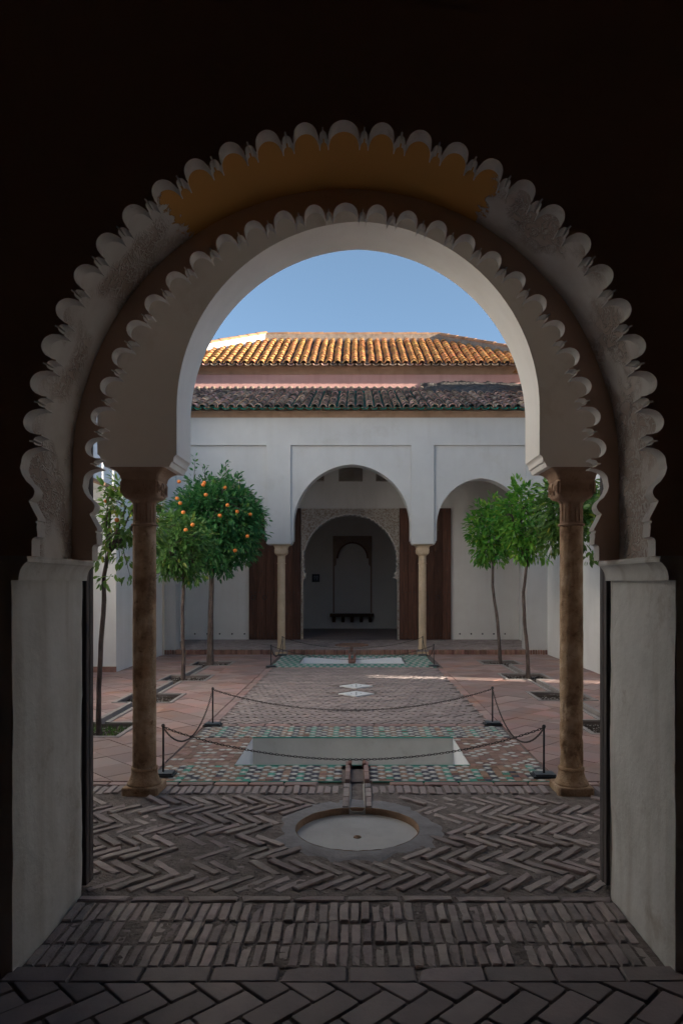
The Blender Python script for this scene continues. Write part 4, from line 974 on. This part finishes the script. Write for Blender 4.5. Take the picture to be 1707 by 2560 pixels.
# blind niche: frame, arch and cap roundels in relief
nx0, nx1, nzt = -0.78, 0.51, 3.16; nmx = (nx0 + nx1) / 2
nloop = [(nx0, 0.62), (nx0, nzt), (nx1, nzt), (nx1, 0.62), (nx1 - 0.05, 0.62), (nx1 - 0.05, 2.15), (nx1 - 0.11, 2.22)] + [(nmx + 0.53 * cos(a), 2.42 + 0.55 * sin(a)) for a in [pi * k / 24 for k in range(25)]] + [(nx0 + 0.11, 2.22), (nx0 + 0.05, 2.15), (nx0 + 0.05, 0.62)]
fr_ = G().prism([nloop], RB - 0.05, RB - 0.002).build('niche_frame', 'niche_brown', far)
for s in (nx0 + 0.16, nx1 - 0.16):
    g = G(); g.rings([[(s + r * cos(q * pi / 10), RB - 0.05 - dd, 3.03 + r * sin(q * pi / 10)) for q in range(20)] for r, dd in ((0.10, 0), (0.10, 0.02), (0.06, 0.02), (0.05, 0.005))]); g.build('roundel', 'niche_brown', fr_)
G().tube([(nmx + 0.50 * cos(a), RB - 0.06, 2.42 + 0.52 * sin(a)) for a in [pi * k / 24 for k in range(25)]], 0.028, 6).build('niche_arch', 'brick_red', fr_)
shelf = empty('wall_bench', (-0.15, RB - 0.2, 0.3), 'dark wooden bench on five brackets below the blind niche', 'bench')
slab(-0.87, 0.57, RB - 0.38, RB - 0.003, 0.50, 0.60, 'seat', 'wood_beam', shelf, bevel=0.01)
for k in range(5):
    xb = -0.80 + 0.30 * k; prof = [(RB - 0.003, 0.30), (RB - 0.18, 0.36), (RB - 0.30, 0.46), (RB - 0.30, 0.498), (RB - 0.003, 0.498)]
    G().prism([prof], xb, xb + 0.11, axis='x').build('bracket', 'wood_door', shelf)
pic = empty('framed_panel', (-1.345, RB - 0.02, 1.64), 'small square dark framed panel hung left of the blind niche', 'panel')
slab(-1.47, -1.22, RB - 0.03, RB - 0.003, 1.64, 1.90, 'frame', 'iron', pic, bevel=0.004); slab(-1.44, -1.25, RB - 0.036, RB - 0.031, 1.67, 1.87, 'picture', 'tile_navy', pic)
for s in (-1.385, -1.305):
    G().tube([(s + 0.028 * cos(a), RB - 0.04, 1.80 + 0.035 * sin(a)) for a in [k * pi / 6 for k in range(12)]], 0.006, 5).build('motif', 'tile_white', pic); slab(s - 0.005, s + 0.005, RB - 0.042, RB - 0.037, 1.70, 1.765, 'motif', 'tile_white', pic)

# ------------------------------------------------------------------ tiled roofs
def barrel(name, L, r0, r1, mat, up=True, seg=8, th=0.014):
    """half-round tile along +y (lower mouth at y = 0); up: convex cover, else concave pan"""
    g = G(); s = 1 if up else -1
    def ring(y, r): return [(r * cos(pi * k / seg), y, s * r * sin(pi * k / seg) * (0.92 if up else 0.55)) for k in range(seg + 1)]
    a, b_, c = ring(0, r0), ring(L, r1), ring(0.0, r0 - th); k = seg + 1
    f = [(i, i + 1, k + i + 1, k + i) for i in range(seg)] + [(i, 2 * k + i, 2 * k + i + 1, i + 1) for i in range(seg)]
    d = ring(0.10, r0 - th); f += [(2 * k + i, 3 * k + i, 3 * k + i + 1, 2 * k + i + 1) for i in range(seg)]
    g.add(a + b_ + c + d, f); me = mesh(name, g.v, g.f, mat, True)
    bm = bmesh.new(); bm.from_mesh(me)
    for e in bm.edges: e.smooth = not (len(e.link_faces) == 2 and e.calc_face_angle(0) > R(45))
    bm.to_mesh(me); bm.free(); return me
def join_into(g, me, mat4, mi=0):
    g.m = mi; g.add([tuple(mat4 @ v.co) for v in me.vertices], [tuple(p.vertices) for p in me.polygons])
def roof(name, ye, ze, yt, zt, pitch_x, expo, x0, x1, cover, pan, keep, mat_deck, hips=None, xoff=0.0):
    ang = atan2(zt - ze, yt - ye); Ls = sqrt((yt - ye) ** 2 + (zt - ze) ** 2)
    def hipmax(x):
        if not hips: return Ls
        m_ = min(x - hips[0], hips[1] - x); return max(0, m_ / cos(ang))
    if hips: deck = [(hips[0], ye, ze), (hips[1], ye, ze), (hips[1] - (yt - ye), yt, zt), (hips[0] + (yt - ye), yt, zt)]
    else: deck = [(x0, ye, ze), (x1, ye, ze), (x1, yt, zt), (x0, yt, zt)]
    rf = G().add([(a, b_ + 0.05, c - 0.03) for a, b_, c in deck], [(0, 1, 2, 3)]).build(name, mat_deck, far, fix=False)
    tl = []; n = int((x1 - x0) / pitch_x)
    for i in range(n):
        x = x0 + (i + 0.5) * pitch_x + xoff; smax = min(Ls, hipmax(x)); s = 0.0; k = 0
        xj = x + rng.uniform(-0.012, 0.012)
        while s < smax - 0.12:
            tl.append((xj + rng.uniform(-0.010, 0.010), s + rng.uniform(-0.015, 0.015), k)); s += expo; k += 1
    vis = sorted(tl, key=lambda t: (abs(t[0]) > 0.235 * (ye + t[1] * cos(ang)) , t[2], abs(t[0])))
    g = G(); gp = G()
    for q, (x, s, k) in enumerate(vis):
        lift = 0.030 + 0.006 * rng.random()
        y, z = ye + s * cos(ang) - lift * sin(ang), ze + s * sin(ang) + lift * cos(ang)
        mt = Matrix.Translation((x, y, z)) @ Matrix.Rotation(ang - 0.055 + rng.uniform(-0.015, 0.015), 4, 'X') @ Matrix.Rotation(rng.uniform(-0.03, 0.03), 4, 'Y') @ Matrix.Rotation(rng.uniform(-0.02, 0.02), 4, 'Z')
        me = rng.choice(cover)
        if q < keep:
            o = link('tile', me, rf); o.matrix_local = mt
        else: join_into(g, me, mt)
    if g.v: g.build('upper_tiles', cover[0].materials[0].name, rf, fix=False, smooth=True, kind='stuff')
    for i in range(n + 1):
        x = x0 + i * pitch_x + xoff; smax = min(Ls, hipmax(x)); s = 0.0
        while s < smax - 0.1:
            mt = Matrix.Translation((x, ye + s * cos(ang) - 0.04 * cos(ang) - 0.035 * sin(ang), ze + s * sin(ang) - 0.04 * sin(ang) + 0.035 * cos(ang))) @ Matrix.Rotation(ang - 0.03, 4, 'X')
            join_into(gp, pan, mt); s += expo
    gp.build('pan_tiles', pan.materials[0].name, rf, fix=False, smooth=True, kind='stuff')
    return rf, ang, Ls
cov_lo = [barrel('tile', 0.44, 0.080 + 0.004 * k, 0.066, 'roof_grey') for k in range(3)]; pan_lo = barrel('pan', 0.44, 0.085, 0.085, 'green_glaze', False, 6)
LR_E, LR_T = (15.40, 5.44), (18.62, 6.69)
lo, lang, lL = roof('lower_roof', LR_E[0], LR_E[1], LR_T[0], LR_T[1], 0.2035, 0.325, -4.7, 4.62, cov_lo, pan_lo, 298, 'roof_moss')
# rounded mortar caps where the covers meet the pink wall, green flashing between them
g = G(); gfl = G()
i = 0; x = -4.7 + 0.10175
while x < 4.6:
    if x < 1.75:
        for rr_ in ((0.062, 6.75),):
            rings = [[(x + r * cos(q * pi / 4), 18.60 + dy + r * 0.0, rr_[1] + r * sin(q * pi / 4)) for q in range(8)] for r, dy in ((0.078, 0.07), (0.078, -0.03), (0.068, -0.08), (0.036, -0.115))]
            g.rings(rings)
    x += 0.2035
g.build('mortar_caps', 'roof_mortar', lo, smooth=True, kind='stuff')
slab(-4.7, 1.85, 18.56, 18.665, 6.64, 6.705, 'flashing', 'green_glaze', lo, bevel=0.01)
# a drift of debris and moss at the right end of the lower roof
g = G(); v = []; f = []; nx_, ny_ = 60, 10
for i in range(nx_ + 1):
    for j in range(ny_ + 1):
        x = 1.7 + 2.95 * i / nx_; t = j / ny_; wd = 0.9 * min(1, (x - 1.6) / 1.6) ** 0.7
        y = 18.66 - wd * t; zr_ = LR_E[1] + (y - LR_E[0]) * (LR_T[1] - LR_E[1]) / (LR_T[0] - LR_E[0])
        hgt = 0.13 + 0.10 * sin((x - 1.7) * 0.9 + 0.4) + 0.06 * mnoise.noise(Vector((x * 5, y * 5, 0))) + 0.04 * mnoise.noise(Vector((x * 16, y * 16, 0)))
        v.append((x, y, zr_ + hgt * (1 - t) ** 0.8 + (0.05 if t < 1 else -0.05)))
for i in range(nx_):
    for j in range(ny_): f.append((i * (ny_ + 1) + j, i * (ny_ + 1) + j + 1, (i + 1) * (ny_ + 1) + j + 1, (i + 1) * (ny_ + 1) + j))
g.add(v, f).build('moss_drift', 'roof_moss', lo, smooth=True, kind='stuff')

cov_up = [barrel('tile', 0.42, 0.084 + 0.004 * k, 0.070, 'roof_gold') for k in range(3)]; pan_up = barrel('pan', 0.44, 0.092, 0.092, 'roof_grey', False, 6)
UE, UT = (18.28, 7.31), (21.30, 8.97); HL, HR = -5.80, 5.55
upr, uang, uL = roof('upper_roof', UE[0], UE[1], UT[0], UT[1], 0.2215, 0.30, HL + 0.1, HR - 0.1, cov_up, pan_up, 298, 'roof_grey', hips=(HL, HR))
rx0, rx1 = HL + (UT[0] - UE[0]), HR - (UT[0] - UE[0])
# side and rear hips as plain planes
G().add([(HL, UE[0], UE[1]), (HL, 24.3, UE[1]), (rx0, UT[0], UT[1]), (HR, UE[0], UE[1]), (HR, 24.3, UE[1]), (rx1, UT[0], UT[1])], [(0, 1, 2), (3, 4, 5), (1, 4, 5, 2)]).build('roof_back', 'roof_gold', far, fix=False)
ridge_me = [barrel('ridge_tile', 0.40, 0.105, 0.092, 'roof_ridge', seg=8) for _ in range(2)]
def ridge_line(a, b_, name, band_mat, bw, bh, dz):
    a, b_ = Vector(a), Vector(b_); d = b_ - a; L = d.length; d.normalize(); n = int(L / 0.335)
    side = d.cross(Vector((0, 0, 1))).normalized(); g = G(); v = []
    for p in (a, b_):
        for s, z in ((-bw, -0.12), (-bw * 0.55, bh), (bw * 0.55, bh), (bw, -0.12)): v.append(tuple(p + side * s + Vector((0, 0, z))))
    g.add(v, [(0, 1, 5, 4), (1, 2, 6, 5), (2, 3, 7, 6), (3, 0, 4, 7), (0, 1, 2, 3), (4, 5, 6, 7)]); rb = g.build('ridge_mortar', band_mat, upr)
    q = d.to_track_quat('Y', 'Z')
    for k in range(n):
        o = link('ridge_tile', rng.choice(ridge_me), rb); p = a + d * (k * L / n) + Vector((0, 0, bh + dz + rng.uniform(-0.008, 0.008)))
        o.rotation_mode = 'QUATERNION'; o.rotation_quaternion = q; o.location = p
ridge_line((rx1, UT[0], UT[1]), (rx0, UT[0], UT[1]), 'ridge', 'roof_mortar', 0.20, 0.17, 0.0)
ridge_line((HL, UE[0], UE[1] + 0.0), (rx0, UT[0], UT[1]), 'hip', 'roof_mortar_sunlit', 0.17, 0.20, 0.0)  # left hip mortar coloured pale as if sunlit
ridge_line((HR, UE[0], UE[1] + 0.0), (rx1, UT[0], UT[1]), 'hip', 'roof_mortar', 0.17, 0.16, 0.0)  # right hip in darker mortar, its shade put into the colour

# ================================================================== SIDE WINGS
lw = empty('left_wing', (-4.5, 11, 0), 'white side wall of the patio behind the orange trees, with a brick-footed recess', 'building')
LX = -4.32
# wall outline in (y, z): recess from y 9.4 to 12.6, lintel at 3.3
slab(LX - 0.62, LX, 12.6, 15.72, -0.05, 7.2, 'wall', 'plaster', lw); slab(LX - 0.62, LX, AY1 + 0.003, 9.4, -0.05, 7.2, 'wall', 'plaster', lw)  # unseen upper part raised to bounce more sun into the patio
slab(LX - 0.62, LX - 0.002, 9.4, 12.6, 3.30, 7.2, 'wall', 'plaster', lw); slab(LX - 0.95, LX - 0.62, 9.35, 12.65, -0.05, 3.4, 'recess_wall', 'plaster', lw)
slab(LX - 0.05, LX + 0.035, 9.4, 13.1, 3.27, 3.325, 'lintel_ledge', 'cornice', lw, bevel=0.01)
slab(LX - 0.6, LX + 0.006, 12.575, 12.60, -0.03, 0.10, 'brick_footing', 'brick_red', lw)
slab(LX - 4.0, LX - 0.63, AY1, 15.7, 6.9, 7.2, 'upper_slab', 'plaster', lw)
G().add([(LX + 0.3, 3.0, 7.15), (LX + 0.3, 15.3, 7.15), (LX - 2.6, 15.3, 7.9), (LX - 2.6, 3.0, 7.9), (LX - 2.6, 15.3, 7.1), (LX - 2.6, 3.0, 7.1)], [(0, 1, 2, 3), (3, 2, 4, 5), (0, 3, 5), (1, 2, 4)]).build('roof', 'roof_grey', lw)

rw = empty('right_wall_shade_roof', (4.5, 11, 0), 'bluish white side wall of the patio behind the green saplings, with an added unseen shade roof', 'building')
RX = 4.28
def wall_yz(parent, x0, x1, outer, holes_, name, mat): return G().prism([outer] + holes_, x0, x1, axis='x').build(name, mat, parent)
rect = lambda y0, y1, z0, z1: [(y0, z0), (y1, z0), (y1, z1), (y0, z1)]
top = 4.25
out = [(AY1 + 0.003, -0.05), (16.1, -0.05), (16.1, 7.05), (11.0, 7.05), (11.0, top)]  # unseen tall end, raised to keep sun off the far facade
for ya, yb in ((10.71, 10.999), (10.20, 10.60), (9.5, 10.09)): out += [(yb, top), (yb, top + 2.2), (ya, top + 2.2), (ya, top)]  # added merlons; their gaps shape sun strips on the left wall
out += [(9.4, top), (9.4, 3.1), (6.6, 3.1), (6.6, top), (AY1 + 0.003, top)]  # stretch lowered so more sun strikes the left wall and bounces
wall_yz(rw, RX, RX + 0.40, out, [rect(10.98, 11.42, 0.02, 0.80)], 'wall', 'plaster')  # unseen low opening added to throw a sun streak on the floor
wall_yz(rw, RX + 0.05, RX + 0.40, rect(2.0, AY1, -0.05, 4.25), [], 'wall', 'plaster')
slab(RX + 0.402, 9.5, 11.48, 11.78, -0.05, 7.05, 'end_wall', 'plaster', rw)
for yy in (14.6, 17.6): slab(9.1, 9.4, yy, yy + 0.4, -1.0, 7.05, 'pier', 'plaster', rw)  # unseen piers added under the shade roof
RZ = 7.06
g = G(); ridge_x = 7.3
g.add([(4.05, 11.3, RZ), (9.7, 11.3, RZ), (9.7, 18.2, RZ), (4.05, 18.2, RZ), (ridge_x, 14.3, 9.17), (ridge_x, 15.75, 9.17)], [(3, 2, 1, 0), (0, 1, 4), (1, 2, 5, 4), (2, 3, 5), (3, 0, 4, 5)])  # added unseen hip roof, sloped to cast shade on the far lower roof
g.build('roof', 'roof_gold', rw)

# ================================================================== BARRIER POSTS AND CHAINS
POSTS = {'nl': (-1.607, 5.83), 'fl': (-1.615, 7.88), 'nr': (1.55, 5.80), 'fr': (1.54, 7.94), 'nl2': (-1.63, 13.37), 'fl2': (-1.638, 15.52), 'nr2': (1.486, 13.48), 'fr2': (1.46, 15.50)}
WH = {'nl': 'at the navy tiled pool, beside the brown column nearest the leaning sapling', 'fl': 'at the navy tiled pool, on the brick-centre corner towards the bushy orange tree', 'nr': 'at the navy tiled pool, beside the eroded brown column', 'fr': 'at the navy tiled pool, on the brick-centre corner towards the twin saplings',
      'nl2': 'at the green striped pool, on the brick-centre corner by the bushy orange tree', 'fl2': 'at the green striped pool, before the far column near the bushy tree', 'nr2': 'at the green striped pool, on the brick-centre corner by the twin saplings', 'fr2': 'at the green striped pool, before the far column near the twin saplings'}
def make_post(x, y, key):
    p = empty('barrier_post', (x, y, 0), 'black post ' + WH[key], 'post', 'barrier posts round the pools'); z0 = 0.0
    b = slab(x - 0.10, x + 0.10, y - 0.075, y + 0.075, z0 + 0.001, z0 + 0.014, 'foot', 'iron', p, bevel=0.003)
    slab(x - 0.08, x + 0.085, y - 0.06, y + 0.065, z0 + 0.0145, z0 + 0.030, 'plate', 'iron_plate', p, bevel=0.004)
    G().tube([(x, y, z0 + 0.03), (x, y, z0 + 0.428)], 0.0085, 10).build('rod', 'iron', p, smooth=True)
    G().tube([(x + 0.014 * cos(t), y, z0 + 0.412 + 0.014 * sin(t)) for t in [k * pi / 6 for k in range(13)]], 0.003, 5).build('ring', 'iron', p, smooth=True)
for k, (x, y) in POSTS.items(): make_post(x, y, k)
def chain(a, b_, low, label, links=None):
    (xa, ya), (xb, yb) = POSTS[a], POSTS[b_]; z0 = 0.405; L = sqrt((xa - xb) ** 2 + (ya - yb) ** 2); n = max(20, int(L * 1.03 / 0.026)); g = G(); P = []
    for i in range(n + 1):
        t = i / n; z = z0 - (z0 - low) * (1 - (2 * t - 1) ** 2) ** 0.92; P.append(Vector((xa + (xb - xa) * t, ya + (yb - ya) * t, z)))
    for i in range(n):
        c = (P[i] + P[i + 1]) / 2; d = (P[i + 1] - P[i]); ln = d.length * 0.72; d.normalize(); s = d.cross(Vector((0, 0, 1))).normalized(); u = s.cross(d)
        if i % 2: s = u
        g.tube([c + d * ln * cos(q * pi / 4) + s * 0.0075 * sin(q * pi / 4) for q in range(9)], 0.0027, 4, cap=False)
    o = g.build('chain', 'chain_steel', None, fix=False, smooth=True); tag(o, label, 'chain', 'chains of the pool barriers')
chain('nl', 'nr', 0.135, 'long sagging chain across the gallery side of the navy tiled pool'); chain('fl', 'fr', 0.165, 'long sagging chain between the navy tiled pool and the white diamonds')
chain('nl', 'fl', 0.10, 'short slack chain along the navy tiled pool side by the leaning sapling'); chain('nr', 'fr', 0.09, 'short slack chain along the navy tiled pool side by the eroded column')
chain('nl2', 'nr2', 0.14, 'long sagging chain between the white diamonds and the green striped pool'); chain('fl2', 'fr2', 0.16, 'long sagging chain across the step side of the green striped pool')
chain('nl2', 'fl2', 0.10, 'short slack chain along the green striped pool side by the bushy tree'); chain('nr2', 'fr2', 0.10, 'short slack chain along the green striped pool side by the twin saplings')

# ================================================================== ORANGE TREES
def leaf_cluster(g, c, out, r, nleaf, ll, r_):
    for _ in range(nleaf):
        d = Vector((r_.gauss(0, 1), r_.gauss(0, 1), r_.gauss(0, 1))).normalized()
        p = c + d * (r * r_.random() ** 0.5)
        ax = (d * 0.8 + out * 0.7 + Vector((0, 0, -0.35 + r_.uniform(-0.3, 0.5)))).normalized()
        nrm = Vector((r_.gauss(0, 0.6), r_.gauss(0, 0.6), 1.0)) + out * 0.5; w = ax.cross(nrm).normalized(); nrm = w.cross(ax).normalized()
        L = ll * r_.uniform(0.65, 1.2); W_ = L * r_.uniform(0.36, 0.48); fold = W_ * 0.16; dr = -L * r_.uniform(0.05, 0.22)
        m0, m1, m2, m3 = p, p + ax * L * 0.34 , p + ax * L * 0.68 + nrm * dr * 0.35, p + ax * L + nrm * dr
        a1, b1 = m1 + w * W_ * 0.5 + nrm * fold, m1 - w * W_ * 0.5 + nrm * fold
        a2, b2 = m2 + w * W_ * 0.42 + nrm * fold, m2 - w * W_ * 0.42 + nrm * fold
        g.add([m0, m1, m2, m3, a1, b1, a2, b2], [(0, 1, 4), (0, 5, 1), (1, 2, 6, 4), (1, 5, 7, 2), (2, 3, 6), (2, 7, 3)])
def orange_tree(base, knots, crown, rad, nclus, nleaf, ll, mat, label, fruits, seed, trunk_r, sprigs=(), spread=0.10, shell=0.45, extra=(), irr=0.45, gap=-0.28):
    r_ = random.Random(seed); t = empty('orange_tree', base, label, 'tree', 'trees in the patio pits')
    B = Vector(base); C = Vector(crown); pts = [B + Vector((0, 0, -0.08))] + [Vector(k) for k in knots]
    fine = []
    for i in range(len(pts) - 1):
        for q in range(6):
            u = q / 6; p = pts[i].lerp(pts[i + 1], u); fine.append(p + Vector((0.012 * mnoise.noise(p * 3 + Vector((seed, 0, 0))), 0.012 * mnoise.noise(p * 3 + Vector((0, seed, 0))), 0)))
    fine.append(pts[-1]); n = len(fine)
    tr = G().tube(fine, [trunk_r * (1.25 - 0.25 * min(1, k / 4) - 0.30 * k / n) * (1 + 0.08 * mnoise.noise(fine[k] * 9)) for k in range(n)], 10).build('trunk', 'bark', t, smooth=True)
    top = fine[-1]; bg_ = G(); lg = G(); cents = []
    for _ in range(nclus):
        d = Vector((r_.gauss(0, 1), r_.gauss(0, 1), r_.gauss(0, 1))).normalized(); k = r_.uniform(shell, 1.0) ** 0.6
        k *= 0.86 + irr * mnoise.noise(d * 1.9 + Vector((seed, seed, 0)))
        if mnoise.noise(d * 3.1 + Vector((0, seed * 3, 5))) < gap: continue
        c = C + Vector((d.x * rad[0] * k, d.y * rad[1] * k, d.z * rad[2] * k))
        cents.append(c); leaf_cluster(lg, c, d, spread, nleaf, ll, r_)
    for (dx, dz, h_) in sprigs:
        p = C + Vector((dx, 0, dz)); q = p + Vector((r_.uniform(-0.03, 0.03), 0, h_)); bg_.tube([p, p.lerp(q, 0.5), q], [0.006, 0.005, 0.003], 5)
        for k in range(4): leaf_cluster(lg, p.lerp(q, 0.4 + 0.2 * k), Vector((0, 0, 1)), 0.04, 4, ll * 0.8, r_)
    for e_ in extra:
        c = Vector(e_); cents.append(c); leaf_cluster(lg, c, (c - C).normalized(), spread * 0.8, nleaf, ll, r_)
    prim = []
    for k in range(6):
        a = k * 1.05 + seed; tip = C + Vector((cos(a) * rad[0] * 0.5, sin(a) * rad[1] * 0.5, rad[2] * (0.15 + 0.12 * (k % 3)))); mid = top.lerp(tip, 0.5) + Vector((0.03 * cos(a), 0.03 * sin(a), -0.03))
        bg_.tube([top - Vector((0, 0, 0.02)), mid, tip], [trunk_r * 0.62, trunk_r * 0.42, trunk_r * 0.22], 6); prim += [mid, tip]
    for c in cents[::2]:
        s = min(prim, key=lambda q: (q - c).length); bg_.tube([s, s.lerp(c, 0.5) + Vector((0, 0, 0.02)), c], [0.008, 0.006, 0.003], 4, cap=False)
    bg_.build('branches', 'bark', t, smooth=True, fix=False)
    lg.build('crown', mat, t, fix=False, kind='stuff')
    for f_ in fruits:
        c = Vector(f_[:3]); rf = f_[3] if len(f_) > 3 else 0.036; bm = bmesh.new(); bmesh.ops.create_icosphere(bm, subdivisions=3, radius=rf)
        for v_ in bm.verts: v_.co.z *= 0.94; v_.co += c
        me = bpy.data.meshes.new('orange'); bm.to_mesh(me); bm.free(); me.materials.append(MATS['orange_peel']); me.polygons.foreach_set('use_smooth', [True] * len(me.polygons))
        link('orange', me, t)
def at(px, py, Y): return ((px - 891) * Y / 1750, Y, 1.6 - (py - 1458) * Y / 1750)
# bushy tree in the far left pit
fr1 = [at(*p) + (0.036,) for p in ((448, 1204, 12.95), (511, 1207, 12.9), (508, 1212, 12.88), (563, 1219, 13.1), (443, 1246, 12.75), (451, 1258, 12.7), (569, 1263, 12.85), (593, 1279, 12.95), (626, 1286, 13.2), (619, 1340, 13.05), (550, 1289, 12.72), (588, 1376, 12.9), (515, 1237, 12.75))]
orange_tree((-2.87, 13.72, -0.02), [(-2.86, 13.72, 0.6), (-2.84, 13.72, 1.2), (-2.82, 13.72, 1.95)], (-2.76, 13.72, 2.74), (1.10, 1.02, 1.10), 560, 18, 0.115, 'leaf_dark', 'bushy round orange tree hung with many oranges, thick straight trunk', fr1, 3, 0.062, sprigs=((-0.42, 0.9, 0.42), (0.22, 0.85, 0.38), (0.48, 0.7, 0.32), (-0.2, 0.85, 0.3)), spread=0.14, shell=0.35, irr=0.16, gap=-0.9)
fr2 = [at(*p) + (0.033,) for p in ((400, 1266, 11.2), (394, 1301, 11.2), (465, 1325, 11.15), (482, 1312, 11.2), (459, 1281, 11.25))]
orange_tree((-2.864, 11.60, -0.02), [(-2.868, 11.6, 0.5), (-2.875, 11.6, 1.1), (-2.86, 11.6, 1.72)], (-2.92, 11.6, 2.20), (0.50, 0.48, 0.60), 220, 14, 0.105, 'leaf_mid', 'smaller yellow-green orange tree with a thin straight trunk beside the bushy one', fr2, 5, 0.032, spread=0.12, extra=(at(487, 1440, 11.5), at(500, 1446, 11.5), at(475, 1448, 11.5), at(405, 1440, 11.5), at(412, 1435, 11.5)))
fr3 = [at(293, 1300, 7.35) + (0.026,), at(266, 1253, 7.4) + (0.024,)]
orange_tree((-2.755, 7.50, -0.02), [at(248, 1720, 7.5), at(259, 1500, 7.5), at(262, 1440, 7.5), at(276, 1375, 7.5)], (-2.44, 7.5, 2.33), (0.44, 0.40, 0.42), 105, 9, 0.10, 'leaf_olive', 'sparse leaning orange sapling with bare branches and a kinked trunk', fr3, 8, 0.028, spread=0.10, extra=(at(250, 1405, 7.5), at(258, 1450, 7.5), at(282, 1448, 7.5), at(326, 1440, 7.5), at(318, 1400, 7.5), at(300, 1395, 7.5), at(252, 1380, 7.5), at(246, 1340, 7.5)))
orange_tree((2.905, 14.10, -0.02), [(2.86, 14.1, 0.5), (2.80, 14.1, 1.1), (2.74, 14.1, 1.55), (2.75, 14.1, 2.0)], (2.70, 14.1, 2.66), (0.48, 0.46, 0.72), 170, 13, 0.125, 'leaf_fresh', 'slim bright green sapling in the pit closest to the far gallery step', [], 11, 0.034, spread=0.12, extra=(at(1193, 1394, 14.1), at(1203, 1383, 14.1), at(1212, 1401, 14.1), at(1255, 1380, 13.9)))
orange_tree((2.955, 12.05, -0.02), [(2.93, 12.05, 0.5), (2.885, 12.05, 1.0), (2.87, 12.05, 1.45), (2.93, 12.05, 1.95)], (2.84, 12.05, 2.66), (0.43, 0.42, 0.70), 170, 13, 0.12, 'leaf_fresh', 'slim bright green sapling with a crooked trunk, second from the far gallery step', [], 13, 0.034, spread=0.12, extra=(at(1350, 1391, 12), at(1362, 1395, 12), at(1345, 1360, 12), at(1355, 1340, 12)))
orange_tree((2.92, 9.92, -0.02), [(2.92, 9.92, 0.6), (2.92, 9.92, 1.2), (2.94, 9.92, 2.0)], (2.98, 9.92, 2.62), (0.48, 0.46, 0.60), 170, 14, 0.115, 'leaf_olive', 'olive green orange tree whose trunk stands behind the eroded column', [], 17, 0.036, spread=0.12, extra=(at(1468, 1395, 9.9), at(1490, 1380, 9.9), at(1380, 1330, 9.9), at(1388, 1360, 9.9)))
orange_tree((2.93, 7.80, -0.02), [(2.93, 7.8, 0.6), (2.95, 7.8, 1.2), (2.95, 7.8, 1.95)], (2.93, 7.8, 2.45), (0.42, 0.42, 0.5), 55, 11, 0.10, 'leaf_olive', 'orange tree glimpsed between the eroded column and the door jamb', [], 19, 0.036, spread=0.12)
print('bricks near gallery', cnt, 'tiles', len(floor_tiles))
